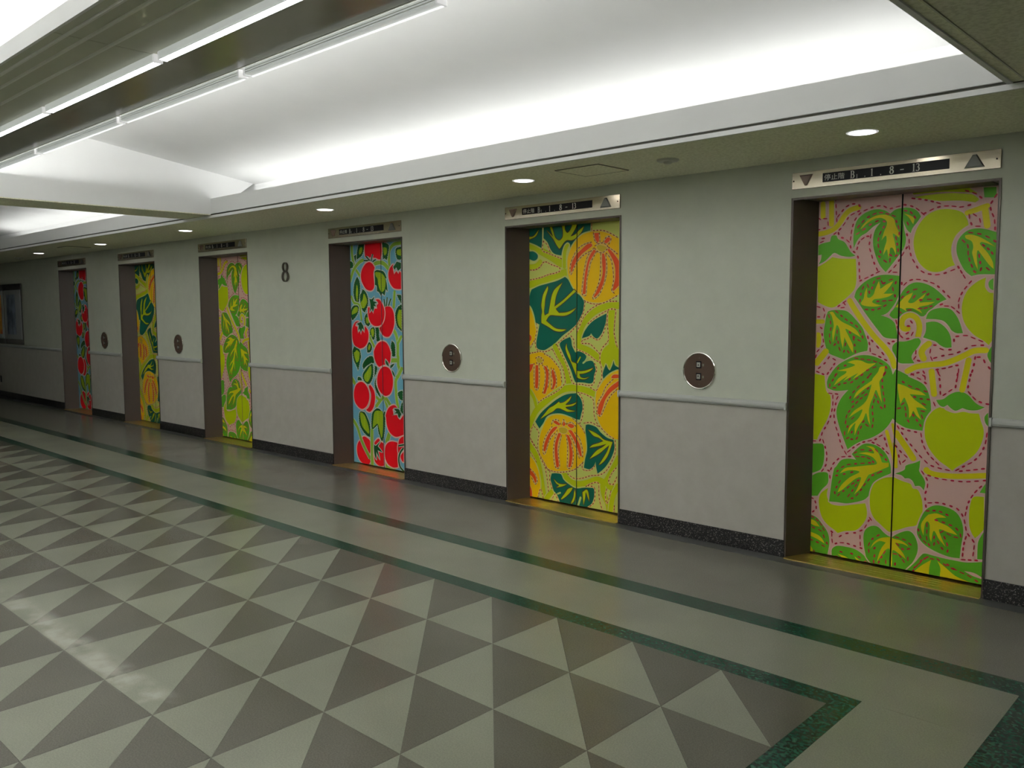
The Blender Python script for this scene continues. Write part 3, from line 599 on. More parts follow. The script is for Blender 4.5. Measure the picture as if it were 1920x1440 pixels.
ART_C = """
SS32 33,2193 29,2074 41,2005 60,1944
SS34 -9,1792 37,1881 88,1934 152,1974 201,1989
SS28 94,1896 148,1843
SS38 382,1948 469,1957 533,1937 584,1899
SS32 779,2120 678,2113 620,2076 600,2025 604,1931
FD 151,2160* 233,2160* 217,2085 181,2032 104,1998* 113,2057 128,2111
FL 163,2109 197,2107 189,2066 154,2042 141,2068
FD 63,2034* 98,2040 82,1969*
FD -9,1994* 40,1971 38,1928 -12,1917*
FD 506,2144* 589,2119 601,2085 587,2033 567,1973* 541,1995* 515,1984* 510,2049
FL 521,2094 569,2083 568,2038 535,2019 520,2057
FD 709,2076 778,2088* 776,1972* 726,1974 702,2028
FL 721,2059 778,2064* 776,2004* 720,2019
FR 255,2204* 481,2194* 492,2112 494,2050 476,1985* 443,1987 404,2001 364,2003* 358,2040* 330,2013 310,2009* 283,2023 242,2017* 234,2072 239,2126
SD14 355,2036 333,1979
SD14 256,2020 309,1980
SD14 224,1984 286,1981
SD14 397,1985 359,1970
FR 309,1966 355,1945 385,1910* 374,1890 363,1848 371,1786 373,1744 356,1711 315,1697 254,1709 207,1748 174,1799 169,1855 191,1905 234,1946 268,1961
FD 380,1873* 414,1888 467,1882 512,1872 544,1843 563,1801* 543,1810* 562,1760 573,1681* 547,1706* 526,1645* 494,1670* 474,1642* 442,1680 415,1688* 410,1739 384,1748* 385,1806 383,1848
FL 393,1868 466,1862 518,1835 543,1793 542,1740 521,1695 475,1683 437,1742 425,1805 399,1831
FR 662,1932* 616,1901 590,1849 598,1787 632,1737 682,1708 770,1702* 773,1851* 752,1864* 736,1840* 705,1866* 672,1838* 657,1880*
FD 713,1954* 775,1940* 774,1891* 730,1869* 705,1902* 680,1879* 661,1908* 687,1927*
FD 106,1836* 139,1796 151,1736 142,1664 142,1668 134,1634 118,1574* 70,1605 50,1653 48,1678 44,1687 61,1773
FL 100,1759 116,1707 114,1656 101,1583* 82,1652 83,1686
FD 192,1718* 240,1683 266,1641 272,1611 263,1556 213,1488* 180,1518 160,1557 148,1634 156,1668 170,1676
FL 205,1667 232,1650 257,1590 215,1535 180,1531 145,1540 154,1583 189,1616
SS26 8,1645 48,1584 132,1561 151,1497 163,1420
FD 33,1554* 76,1562 118,1549 116,1506 87,1463 21,1411* -6,1463 4,1523
FL 25,1515 75,1545 110,1531 95,1493 45,1476 9,1471
FD 226,1463* 268,1488 280,1420 300,1386 264,1356* 224,1386 211,1428
FL 232,1437 274,1437 286,1395 245,1386
SS32 675,1679 660,1540
FD 707,1654* 769,1649* 768,1568*
FD 774,1568* 717,1536 684,1483 689,1413 713,1356 769,1315*
FL 735,1515* 773,1511* 769,1332* 720,1380 709,1454
FD 305,1335* 346,1353 372,1323 364,1251 343,1226* 303,1267 294,1306
FL 311,1323 346,1336 358,1294 337,1255 311,1293
FD 380,1349* 433,1345 431,1274 444,1228 396,1214* 391,1277
SS30 289,1267 315,1217 361,1158
FD 281,1207 245,1164 250,1104* 299,1118 321,1166
FL 280,1186 300,1165 279,1130 258,1143
SS36 661,1318 692,1273 710,1208 707,1080 714,1084 712,1002 730,961 691,885 670,842 675,751 680,689 698,611
SS30 762,1266 716,1208
SS40 617,1042 687,1046
SS36 762,971 704,894
SS40 -12,842 30,800
SS36 373,596 436,656 470,683
SS32 497,685 541,595
SS36 529,675 581,623
SS30 376,682 409,662
FR 557,1545 608,1541 646,1508 664,1454 663,1380 635,1314 596,1272 556,1261 504,1270 465,1303 440,1341* 480,1379 515,1425 529,1487 530,1537*
SD16 519,1608 531,1550
SD16 565,1624 554,1553
SD16 616,1611 586,1555
FR 383,1609* 433,1613 466,1596 504,1550 523,1496 515,1437 487,1391 447,1366 373,1361 320,1382 287,1420 271,1475 270,1535* 297,1535 288,1480* 330,1513* 353,1475* 364,1526* 411,1525* 405,1555* 432,1575* 406,1601
FD 293,1623* 326,1614 374,1641* 353,1597* 413,1584* 372,1572* 398,1546* 358,1551* 364,1530 343,1496* 331,1526* 296,1492* 310,1534 305,1581
FR 127,1402* 71,1398 26,1354 10,1298 15,1224 42,1172 91,1145 140,1142 203,1159 253,1203 272,1263 263,1318 216,1360* 207,1292* 174,1321* 151,1274* 131,1312* 102,1286* 97,1351* 62,1359* 77,1385
FD 91,1381* 155,1398* 189,1364* 201,1317* 174,1338* 152,1299* 132,1334* 110,1312* 119,1364*
FD 627,1231* 665,1195 670,1133 669,1083 663,1083 630,1082 625,1123 610,1173
FD 42,1163* 77,1147 126,1126 145,1058 145,1066 122,1005 91,925* 64,981 37,1011 17,1071 11,1115
FL 76,1125 118,1105 124,1083 108,1022 72,1003 45,1041 32,1098 47,1102
FD 277,1071 332,1068 350,1009* 295,998 240,979 183,942* 170,981 207,1030
FR 477,1220 536,1208 580,1168 605,1114 605,1098 597,1039 577,1001* 564,1021 525,1057* 511,1023 524,999* 484,993 430,974* 391,998 358,1052 350,1107 354,1128 389,1176 430,1206
FD 363,988* 397,968 389,934 353,868*
FD 388,879* 372,818 398,768 450,678* 403,709 364,762 356,826
FR 510,981 576,967 614,923 632,865 624,790 590,729 530,704 484,710 431,741 399,794 394,862 416,918 457,962
FD 525,1049* 564,1017 576,984* 531,1007
FD 661,1016* 628,982 595,968* 603,998
FD 615,956* 646,929 671,884* 633,911
FD 89,860 131,858 152,828 109,830 81,829
FR 283,794* 323,764 349,723 355,663 332,584 283,537 248,533 210,545* 256,579 285,637 294,707 262,774
FR 137,817 200,800 247,755 266,700 258,639 221,585 157,552 94,563 38,607 18,667 28,734 65,789
FD 323,999 335,944 326,876 291,822 248,799* 200,822 173,851 171,894 218,944 275,985
FL 295,981 307,935 292,874 242,820 194,843 195,887 238,927
SS50 561,342 526,267
SS30 494,45 540,16 633,15
FR 163,281 219,271 264,241 265,153 242,85 262,44 219,6 169,4 99,34 57,87 48,152 68,208 112,247
FD 128,528* 185,521 225,477 265,406 269,285* 213,297 151,339 103,401 99,497
FL 113,507 170,503 217,445 250,370 249,317 200,339 138,391
FD 380,575 324,541 302,504 293,417 298,357* 347,387 389,417* 401,349 426,291 453,259* 481,322 496,392 506,520 500,562 473,535 427,570
FL 351,543 447,554 473,535 469,389 447,293 415,363 389,425 341,400 313,384 322,463
SS36 -4,432 66,362 120,253 181,166 256,82
SS42 298,352 294,200 295,-14
FR 343,248 399,284 432,257 479,245* 487,36* 433,20 379,27 332,61 323,138 329,212
FD 329,221* 356,211 433,266* 384,209* 457,157* 382,170* 414,79* 361,151* 359,72* 333,117 324,177
FR 606,277 684,274* 689,220 681,135 686,42* 620,30 548,47 502,93 490,156 505,222 546,260
FR 776,350* 717,311 697,263 689,220 695,178* 773,220*
FR 773,199* 727,152 745,112 771,99*
SD14 703,247 774,262
SD18 767,228 721,181 700,116 718,50 775,11
FR 691,602* 653,624 607,617 561,592 533,556 512,512 519,500 530,425 568,364 627,332 679,328 750,348 776,358* 779,542* 727,492* 702,506* 683,534* 611,524* 631,539 619,584*
FD 639,590* 710,591 741,556* 748,548* 721,508* 702,519* 696,548* 638,548* 677,563*
FD 771,773* 700,744 725,692 769,674*
FD 769,674* 736,588 773,550*"""
# ================================================================== SETTING
XE, XW = 4.0, -22.0
XF = [-14.1702, -11.9165, -9.6182, -6.9818, -4.6244, -2.291]   # left edge of each lift opening
W, H, RD = 1.0934, 2.15, .177
HC = 2.37
YS = -7.3          # far wall of the lobby, behind the camera
YM = YS/2
T0X, T0Y, TS = -1.293, -1.7165, .4513

# ---- floor
floor = MB().box(XW, XE, YS, .25, -.06, -.006).obj('floor', M['sub']); tag(floor, kind='structure')
g = .0006
def piece(name, P, m, par=floor):
    cx = sum(p[0] for p in P)/len(P); cy = sum(p[1] for p in P)/len(P)
    Q = []
    for x, y in P:
        l = math.hypot(x-cx, y-cy); Q.append((x-(x-cx)/l*g, y-(y-cy)/l*g))
    return fixn(MB().prism(Q, -.006, 0).obj(name, m, par))
def rect(name, x0, x1, y0, y1, m):
    return fixn(MB().box(x0+g, x1-g, y0+g, y1-g, -.006, 0).obj(name, m, floor))
YB = -6.15         # rear edge of the patterned field
NR = round((T0Y-YB)/TS); YB = T0Y-NR*TS
XL = XW+.01
rect('border_strip', XW, XE, -.115, .25, M['border'])
rect('terrazzo_band', XW, XE, -1.0, -.115, M['band'])
xo, xi = -.77, -1.20            # outer / inner green frames, right-hand side
rect('marble_strip', XW, xo+.145, -1.145, -1.0, M['marble'])
rect('marble_strip', xo, xo+.145, YB-.6, -1.145, M['marble'])
rect('terrazzo_band', XW, xo, -1.6085, -1.145, M['light'])
rect('terrazzo_band', xi, xo, YB-.6, -1.6085, M['light'])
rect('marble_strip', XW, xi, T0Y, -1.6085, M['marble'])
rect('marble_strip', T0X, xi, YB, T0Y, M['marble'])
rect('marble_strip', XW, xi, YB-.11, YB, M['marble'])
rect('terrazzo_band', XW, xi, YB-.6, YB-.11, M['light'])
rect('terrazzo_band', xo+.145, XE, YS, -1.0, M['band'])
rect('terrazzo_band', XW, xo+.145, YS, YB-.6, M['band'])
cells = []
for i in range(46):
    for j in range(NR):
        x1 = T0X-i*TS; x0 = x1-TS; y1 = T0Y-j*TS; y0 = y1-TS
        if x0 < XW: continue
        cx, cy = (x0+x1)/2, (y0+y1)/2
        v = Vector((cx, cy, 0))-Vector(CAM); z = v.dot(fwd)
        if z < .1: vis = 0
        else:
            px, py = v.dot(r_)/z, v.dot(u_)/z
            vis = 1 if abs(px) < .66 and abs(py) < .52 else 0
        area = (1.5/(z*z*z)) if z > 0 else 0
        cells.append((-vis, -area, x0, x1, y0, y1))
cells.sort()
A_d = MB().prism([(TS-g, TS-g), (g*2, TS-g), (TS-g, g*2)][::-1], -.006, 0)      # dark half: right / wall side
A_l = MB().prism([(g, g), (TS-2*g, g), (g, TS-2*g)], -.006, 0)
tri_d = tri_l = None
stuff_d, stuff_l = MB(), MB()
for n, (a, b, x0, x1, y0, y1) in enumerate(cells):
    if n < 150:
        if tri_d is None:
            tri_d = fixn(A_d.obj('floor_tile', M['darkt'], floor)); tri_l = fixn(A_l.obj('floor_tile', M['light'], floor)); o1, o2 = tri_d, tri_l
        else:
            o1 = tri_d.copy(); o2 = tri_l.copy(); COL.objects.link(o1); COL.objects.link(o2)
        o1.location = (x0, y0, 0); o2.location = (x0, y0, 0)
    else:
        stuff_d.prism([(x0+TS-g, y0+TS-g), (x0+2*g, y0+TS-g), (x0+TS-g, y0+2*g)][::-1], -.006, 0)
        stuff_l.prism([(x0+g, y0+g), (x0+TS-2*g, y0+g), (x0+g, y0+TS-2*g)], -.006, 0)
stuff_d.V and tag(fixn(stuff_d.obj('far_floor_tiles', M['darkt'], floor)), kind='stuff')
stuff_l.V and tag(fixn(stuff_l.obj('far_floor_tiles', M['light'], floor)), kind='stuff')

# ---- lift wall with its openings
wall = MB()
ZR = .925
xs = [XW] + [v for x in XF for v in (x, x+W)] + [XE]
for k in range(0, len(xs), 2):
    wall.box(xs[k], xs[k+1], 0, .25, ZR, H, 0).box(xs[k], xs[k+1], .0015, .25, 0, ZR, 1)
wall.box(XW, XE, 0, .25, H, 2.8, 0)
wn = fixn(wall.obj('wall_north', [M['wall_up'], M['wall_low']])); tag(wn, kind='structure')
bb = empty('baseboard_north', (0, 0, 0), kind='structure')
rr = empty('trim_1', (0, 0, 0), kind='structure')
for k in range(0, len(xs), 2):
    a, b = xs[k], xs[k+1]
    bevel(MB().box(a, b, -.009, .0, 0, .106).obj('baseboard_segment', M['granite'], bb), .002, 1)
    P = [(0, .903), (-.012, .904), (-.020, .910), (-.025, .920), (-.025, .930), (-.020, .940), (-.012, .946), (0, .947)]
    mb = MB(); e = .004
    mb.prism(P, a+e if k else a, b-e if k < len(xs)-2 else b, 'x')
    o = fixn(mb.obj('wall_rail', M['rail'], rr))
    if b-a > .3 and k:
        fixn(MB().prism([(0, .901), (-.024, .901), (-.028, .906), (-.028, .944), (-.024, .949), (0, .949)], a, a+.012, 'x').obj('rail_end_cap', M['rail'], rr))
        if k < len(xs)-2: fixn(MB().prism([(0, .901), (-.024, .901), (-.028, .906), (-.028, .944), (-.024, .949), (0, .949)], b-.012, b, 'x').obj('rail_end_cap', M['rail'], rr))
tag(fixn(MB().box(XW, XE, YS-.2, YS, 0, 2.8).obj('wall_south', M['wall_up'])), kind='structure')
tag(fixn(MB().box(XW-.2, XW, YS-.2, .25, 0, 2.8).obj('wall_west', M['wall_up'])), kind='structure')
tag(fixn(MB().box(XE, XE+.2, YS-.2, .25, 0, 2.8).obj('wall_east', M['wall_up'])), kind='structure')
tag(fixn(MB().box(XW, XE, YS, YS+.009, 0, .106).obj('baseboard_south', M['granite'])), kind='structure')

# ---- ceiling: low soffits, coves, sloped bays, cross beams, central bulkhead
ceil = empty('ceiling', (0, 0, HC), kind='structure')
def cz(o): o.location.z -= HC; return o       # the parent stands at ceiling height
BX = [(-.95, -7.4), (-7.9, -16.5)]             # the two vaulted bays (right, left)
XR, XLb = -.86, -16.5
def slope(y):
    d = min(-y, y-YS); return 2.751+.145*(d-.834)
# soffits
cz(fixn(MB().box(XLb, XE, -.97, 0, HC, HC+.012).obj('soffit', M['soffit'], ceil)))
cz(fixn(MB().box(XLb, XE, YS, YS+.97, HC, HC+.012).obj('soffit', M['soffit'], ceil)))
cz(fixn(MB().box(XR, XE, YS+.97, -.97, HC, HC+.012).obj('soffit', M['soffit'], ceil)))
cz(fixn(MB().box(XW, XLb, YS, 0, HC, HC+.012).obj('soffit', M['soffit'], ceil)))
for s in (0, 1):
    f = (lambda y: y) if s == 0 else (lambda y: YS-y)
    def bx(x0, x1, a, b, z0, z1, n, m):
        a, b = sorted((f(a), f(b))); return cz(fixn(MB().box(x0, x1, a, b, z0, z1).obj(n, m, ceil)))
    bx(XLb, XR, -.985, -.97, HC-.010, HC+.013, 'soffit_lip', M['white'])
    bx(XLb, -.945, -.985, -.965, HC+.027, 2.533, 'cove_fascia', M['white'])
    bx(XLb, XR, -.9645, -.93, HC+.0135, HC+.07, 'shadow_gap', M['gap'])
    bx(XLb, -.945, -.93, -.5, HC+.05, HC+.06, 'cove_floor', M['white'])
    bx(XLb, -.945, -.53, -.5, HC+.03, 2.72, 'cove_back', M['white'])
    # tubes in the cove, one per 1.25 m
    for (a, b) in BX:
        x = a-.08
        while x-1.2 > b-.05 and x-1.2 > (-14.3 if s == 0 else -12.3):
            bx(x-1.2, x, -.84, -.80, HC+.062, HC+.095, 'cove_tube', M['cove'] if s == 0 else M['cove_s']); x -= 1.25
# right-hand end of the vault: thin edge, then the board ceiling
cz(fixn(MB().box(-.945, -.925, YS+.985, -.985, HC+.012, 3.3).obj('vault_end', M['white'], ceil)))
cz(fixn(MB().box(-.925, XR, YS+.985, -.985, HC+.018, HC+.03).obj('vault_edge', M['soffit'], ceil)))
cz(fixn(MB().box(XR-.006, XR, YS+.985, -.985, HC-.004, HC+.018).obj('edge_bead', M['bulk'], ceil)))
cz(fixn(MB().box(XLb-.02, XLb, YS+.4, -.4, HC+.05, 3.3).obj('vault_end', M['white'], ceil)))
# sloped ceilings
for (a, b) in BX:
    P = [(-.5, slope(-.5)), (YM, slope(YM)), (YS+.5, slope(YS+.5)), (YS+.5, slope(YS+.5)+.05), (YM, slope(YM)+.05), (-.5, slope(-.5)+.05)]
    cz(fixn(MB().prism(P, b, a, 'x').obj('sloped_ceiling', M['white'], ceil)))
# cross beam between the bays
P = [(-.985, HC+.02), (YS+.985, HC+.02), (YS+.985, slope(YM)+.02), (-.985, slope(YM)+.02)]
cz(fixn(MB().prism([(-.99, HC+.022), (YS+.99, HC+.022), (YS+.55, slope(YS+.55)), (YM, slope(YM)+.04), (-.55, slope(-.55))], -7.9, -7.4, 'x').obj('cross_beam', M['white'], ceil)))
cz(fixn(MB().box(-7.9, -7.4, YS+.99, -.99, HC+.014, HC+.021).obj('beam_soffit', M['soffit'], ceil)))
# bulkhead
for bi, (a, b) in enumerate(BX):
    ZB = 2.515
    cz(fixn(MB().box(b, a, -3.655, -2.955, ZB+.012, ZB+.03).obj('bulkhead_core', M['dark'], ceil)))
    cz(fixn(MB().box(b, a, -3.668, -3.656, ZB-.004, ZB+.062).obj('bulkhead_fascia', M['white'], ceil)))
    cz(fixn(MB().box(b, a, -2.954, -2.948, ZB-.001, ZB+.06).obj('bulkhead_fascia', M['bulk'], ceil)))
    cz(fixn(MB().box(b, a, -3.235, -2.954, ZB, ZB+.011).obj('glossy_panel', M['gloss'], ceil)))
    ys = [-3.243, -3.453, -3.549, -3.615, -3.655]
    cuts = [a, -3.39, -5.86, b] if bi == 0 else [a, -10.4, -12.85, b]
    for k in range(4):
        for c0, c1 in zip(cuts[:-1], cuts[1:]):
            cz(fixn(MB().box(c1+.002, c0-.002, ys[k+1]+.004, ys[k]-.004, ZB, ZB+.011).obj('ceiling_plank', M['bulk'], ceil)))
        if k < 3:
            cz(fixn(MB().box(b, a, ys[k+1]-.0045, ys[k+1]+.0045, ZB-.009, ZB+.011).obj('plank_trim', M['slat'], ceil)))
    # tubes lying on top of the bulkhead, one row each side
    x = a-.1
    while x-1.2 > max(b, -11.0):
        cz(fixn(MB().box(x-1.2, x, -3.60, -3.56, ZB+.04, ZB+.075).obj('bulkhead_tube', M['up_s'], ceil)))
        if x-1.2 > b+.35: cz(fixn(MB().box(x-1.2, x, -3.06, -3.02, ZB+.04, ZB+.075).obj('bulkhead_tube', M['up_n'], ceil)))
        x -= 1.26

# ================================================================== FIXTURES ON THE CEILING
def linear(kind):
    """slim linear fixture, 1.235 m long, hung along x; origin at its right end, underside at z = 0"""
    Lg = 1.212
    if kind == 'row1':
        t = empty('linear_lamp', (0, 0, 0))
        bevel(MB().box(-Lg+.01, -.01, -.017, .017, .0025, .030).box(-Lg+.01, -.01, -.0195, -.015, -.001, .030).box(-Lg+.01, -.01, .0165, .019, -.001, .030).obj('housing', M['lampbody'], t), .0005, 1)
        MB().box(-Lg+.01, -.01, -.0148, .0163, .0, .0025).obj('lens', M['lamplens'], t)
        for x in (-Lg, -.010): bevel(MB().box(x, x+.010, -.019, .019, -.003, .030).obj('end_cap', M['lampcap'], t), .0015, 1)
        bevel(MB().box(0, .033, -.004, .004, .012, .018).obj('connector', M['slat'], t), .001, 1)
    else:
        t = empty('slim_linear_lamp', (0, 0, 0))
        MB().box(-Lg+.01, -.01, -.020, .016, .002, .029).obj('housing', M['lampbody'], t)
        for zz in (.009, .018): MB().box(-Lg+.01, -.01, -.0212, -.020, zz, zz+.002).obj('housing_rib', M['slat'], t)
        MB().box(-Lg+.01, -.01, .0155, .020, -.002, .004).obj('lens', M['lampedge'], t)
        for x in (-Lg, -.010): bevel(MB().box(x, x+.010, -.023, .022, -.003, .030).obj('end_cap', M['lampcap'], t), .0015, 1)
        bevel(MB().box(0, .033, -.004, .004, .012, .018).obj('connector', M['slat'], t), .001, 1)
    for o in t.children: fixn(o)
    return t
L1 = linear('row1'); L1['category'] = 'lamp'; L1['group'] = 'bright linear lamps under the dark bulkhead'
L2 = linear('row2'); L2['category'] = 'lamp'; L2['group'] = 'slim linear lamps along the glossy panel edge'
r1 = [-.9, -2.135, -3.38, -4.625, -5.87]
r2 = [-.9, -2.10, -3.345, -4.59, -5.835]
lab1 = {1: 'bright linear lamp of the bulkhead row, cut by the top edge', 2: 'bright linear lamp of the bulkhead row, seen whole from end to end',
        3: 'bright linear lamp of the bulkhead row, cut by the left edge'}
lab2 = {1: 'pale slim linear lamp beside the white vault, the longest, ending just under the top edge', 2: 'pale slim linear lamp beside the white vault, second one down from the top edge',
        3: 'pale slim linear lamp beside the white vault, third one down, above the cross beam', 4: 'pale slim linear lamp beside the white vault, cut by the left edge'}
for k in (1, 2, 3):
    if k == 1: L1.location = (r1[k], -3.272, 2.485); L1['label'] = lab1[k]
    else: copy_thing(L1, (r1[k], -3.272, 2.485), lab1[k])
for k in (1, 2, 3, 4):
    if k == 1: L2.location = (r2[k], -2.925, 2.485); L2['label'] = lab2[k]
    else: copy_thing(L2, (r2[k], -2.925, 2.485), lab2[k])

def downlight():
    t = empty('downlight', (0, 0, HC))
    MB().lathe([(.062, -.001), (.068, -.003), (.074, -.002), (.075, 0), (.062, 0)], 40, cap=False).obj('trim_ring', M['lampcap'], t, True)
    MB().lathe([(.001, -.0035), (.061, -.0025), (.0615, -.001)], 40).obj('lens', M['down'], t)
    return t
DL = downlight(); DL['category'] = 'downlight'; DL['group'] = 'round downlights over the lift doors'
dls = [(-1.687, -.53, 'lit round downlight above the nearest pink doors'), (-3.923, -.56, 'lit round downlight above the nearest yellow squash doors'),
       (-6.223, -.56, 'lit round downlight above the nearest tomato doors'), (-8.85, -.53, 'lit round downlight above the farther pink doors'),
       (-11.32, -.46, 'lit round downlight above the farther yellow squash doors'), (-13.64, -.44, 'lit round downlight, farthest left, above the last tomato doors')]
for k, (x, y, lab) in enumerate(dls):
    if k == 0: DL.location = (x, y, HC); DL['label'] = lab
    else: copy_thing(DL, (x, y, HC), lab)
def hatch(x, y, lab):
    t = empty('ceiling_hatch', (x, y, HC), lab, 'hatch', 'square hatches in the soffit')
    a, b = .165, .150
    fixn(MB().box(-a, a, -b, b, -.004, 0).obj('hatch_panel', M['soffit'], t))
    for (x0, x1, y0, y1) in ((-a-.005, a+.005, -b-.005, -b-.0005), (-a-.005, a+.005, b+.0005, b+.005), (-a-.005, -a-.0005, -b, b), (a+.0005, a+.005, -b, b)):
        fixn(MB().box(x0, x1, y0, y1, -.005, 0).obj('hatch_frame', M['seam'], t))
hatch(-3.33, -.58, 'square flush hatch in the soffit, beside the nearest squash doors downlight')
hatch(-12.1, -.5, 'square flush hatch in the soffit, between the two farthest downlights')
def detector(x, y, lab):
    t = empty('smoke_detector', (x, y, HC), lab, 'detector', 'round detectors on the soffit')
    MB().lathe([(.065, 0), (.064, -.008), (.055, -.012), (.03, -.012), (.001, -.012)], 32).obj('base', M['smoke'], t, True)
    MB().lathe([(.026, -.012), (.024, -.022), (.018, -.026), (.001, -.027)], 24).obj('sensor_head', M['smoke'], t, True)
detector(-2.79, -.56, 'small grey round detector on the soffit, right of the square hatch')
detector(-14.9, -.33, 'small dark round detector on the soffit, left of the last downlight')

# ================================================================== LIFT DOORS
exec_ART = {'A': ART_A, 'B': ART_B, 'C': ART_C}
SEAM = .4785
def parse(key):
    """turn the traced print into layered coloured polygons: (material, 2-D tris)"""
    layers = []
    mats = FILM[key]
    ou = 'OUT'
    for ln in exec_ART[key].split('\n'):
        t = ln.split()
        if not t: continue
        h = t[0]; pts = []; sh = []
        for p in t[1:]:
            s = p.endswith('*'); a, b = p.rstrip('*').split(','); pts.append((float(a)/1000, float(b)/1000)); sh.append(s)
        layers.append((h, pts, sh))
    return layers
def inside(x, y, P):
    c = False
    for k in range(len(P)):
        a, b_ = P[k-1], P[k]
        if (a[1] > y) != (b_[1] > y) and x < (b_[0]-a[0])*(y-a[1])/(b_[1]-a[1])+a[0]: c = not c
    return c
def serrate(C):
    """saw-toothed leaf edge"""
    per = sum(math.dist(C[k-1], C[k]) for k in range(len(C)))
    if per < .22: return C
    cx = sum(p[0] for p in C)/len(C); out = []; acc = 0; nxt = 0; k = 0
    for i in range(len(C)):
        a, b_ = C[i], C[(i+1) % len(C)]; l = math.dist(a, b_)
        while nxt < acc+l and l > 0:
            f = (nxt-acc)/l; x = a[0]+(b_[0]-a[0])*f; y = a[1]+(b_[1]-a[1])*f
            o = .0065 if k % 2 else -.001
            s_ = 1 if x > cx else -1
            out.append((x+s_*o*.8, y-o*.6)); nxt += .0115; k += 1
        acc += l
    return out
def build_film(key):
    mats = FILM[key]; keys = list(mats); V = []; T = []; I = []
    def put(P2, tris, m, depth):
        n = len(V); V.extend((p[0], depth, p[1]) for p in P2); T.extend(tuple(a+n for a in t) for t in tris); I.extend([keys.index(m)]*len(tris))
    def poly(P, m, d):
        tr = tessellate_polygon([[Vector((p[0], p[1], 0)) for p in P]]); put(P, [tuple(t) for t in tr], m, d)
    def ribbon(P, w, m, d, closed=False):
        A, F = strip(P, w, closed); put(A, F, m, d)
    def disc(c, r, m, d):
        P = [(c[0]+r*math.cos(a*math.pi/5), c[1]+r*math.sin(a*math.pi/5)) for a in range(10)]; put(P, [tuple(range(10))], m, d)
    put([(-.05, -.05), (1.05, -.05), (1.05, 2.25), (-.05, 2.25)], [(0, 1, 2, 3)], 'BG', -.0003)
    L = parse(key); step = .00006; lay = []; box = []; nd = 0
    for h, P, sh in L:                       # lowest free print layer over everything painted below
        e = .02 if h[0] == 'F' else float(h[2:])/2000+.012 if h[0] == 'S' else 0
        bb_ = (min(p[0] for p in P)-e, max(p[0] for p in P)+e, min(p[1] for p in P)-e, max(p[1] for p in P)+e)
        lay.append(1+max([0]+[l for l, q in zip(lay, box) if q[0] < bb_[1] and q[1] > bb_[0] and q[2] < bb_[3] and q[3] > bb_[2]]) if h[0] != 'D' else 0)
        if h[0] != 'D': box.append(bb_)
        else: lay.pop()
    lay += [0]*(len(L)-len(lay)); top = max(lay)+1
    for k, (h, P, sh) in enumerate(L):
        d = -.0004-lay[k]*step
        if h[0] == 'F':
            c = h[1:]; C = catmull(P, sh, 4)
            if key == 'C' and c == 'D' and sum(sh) <= 4: C = serrate(C)
            if key == 'A':
                if c in 'GL': ribbon(C, .014, 'OUT', d, True)
            elif key == 'B':
                if c in 'TO': ribbon(C, .020, 'OUT', d, True)
                if c in 'RC': ribbon(C, .009, 'DO', d, True)
                if c == 'V': ribbon(C, .013, 'VO', d, True)
            else:
                if c == 'R': ribbon(C, .026, 'OUTR', d, True)
                if c == 'D': ribbon(C, .018, 'OUT', d, True)
            poly(C, c, d-.000017)
            if key == 'C' and c == 'L':      # scalloped dark flecks inside the leaves
                x0, x1 = min(p[0] for p in C), max(p[0] for p in C); y0, y1 = min(p[1] for p in C), max(p[1] for p in C)
                mx_, yy, r = (x0+x1)/2, y0+.008, 0
                while yy < y1:
                    xx = x0+.006+(.007 if r % 2 else 0)
                    while xx < x1:
                        if inside(xx, yy, C) and abs(xx-mx_) > .10*(x1-x0):
                            s_ = 1 if xx > mx_ else -1
                            put([(xx-.0042, yy+.001*s_), (xx, yy-.0022), (xx+.0042, yy+.002*s_), (xx, yy+.0026)], [(0, 1, 2, 3)], 'D', d-.000022)
                        xx += .0145
                    yy += .0105; r += 1
        elif h[0] == 'S':
            c = h[1]; wd = float(h[2:])/1000; C = catmull(P, [0]*len(P), 4, False)
            if key == 'A' and c == 'Y' or key == 'B' and c == 'V':
                if wd > .02: ribbon(C, wd+.014, 'OUT', d)
            if key == 'C': ribbon(C, wd+.014, 'OUT', d)
            ribbon(C, wd, c, d-.000017)
            for q, e in enumerate((C[0], C[-1])): disc(e, wd/2, c, d-.000024-q*.000006)
        else:
            C = catmull(P, [0]*len(P), 4, False)
            c = 'X'
            ln, wd, per = (.024, .0085, .038) if key == 'A' else (.0205, .0066, .030)
            if key == 'B': ribbon(C, .0135, 'DO', -.0004-step*top-nd*.0000015)
            nd += 1; d = -.0004-step*top-.00022
            # walk along and drop lozenge-shaped stitches
            seg = [math.dist(C[i], C[i+1]) for i in range(len(C)-1)]; tot = sum(seg)
            n = max(1, round(tot/per)); p = tot/n if n > 1 else tot
            pos = 0 if n == 1 else 0
            for q in range(n+1 if n > 1 else 1):
                s = q*tot/n if n > 1 else tot/2
                acc = 0
                for i, sl in enumerate(seg):
                    if acc+sl >= s-1e-9 or i == len(seg)-1:
                        f = (s-acc)/sl if sl else 0; f = min(max(f, 0), 1)
                        x = C[i][0]+(C[i+1][0]-C[i][0])*f; y = C[i][1]+(C[i+1][1]-C[i][1])*f
                        dx = (C[i+1][0]-C[i][0])/(sl or 1); dy = (C[i+1][1]-C[i][1])/(sl or 1); break
                    acc += sl
                wob = 1+.22*math.sin(x*210+y*170); a = ln/2*wob; b = wd/2*(2-wob)
                Q = [(x+dx*u*a-dy*v*b, y+dy*u*a+dx*v*b) for u, v in ((-1, .25), (-.6, .95), (.5, 1), (1, .3), (1, -.35), (.55, -1), (-.5, -.95), (-1, -.3))]
                put(Q, [tuple(range(8))], c, d-(q % 5+nd % 6)*.000002)
    return V, T, I, [mats[k] for k in keys]
import bmesh
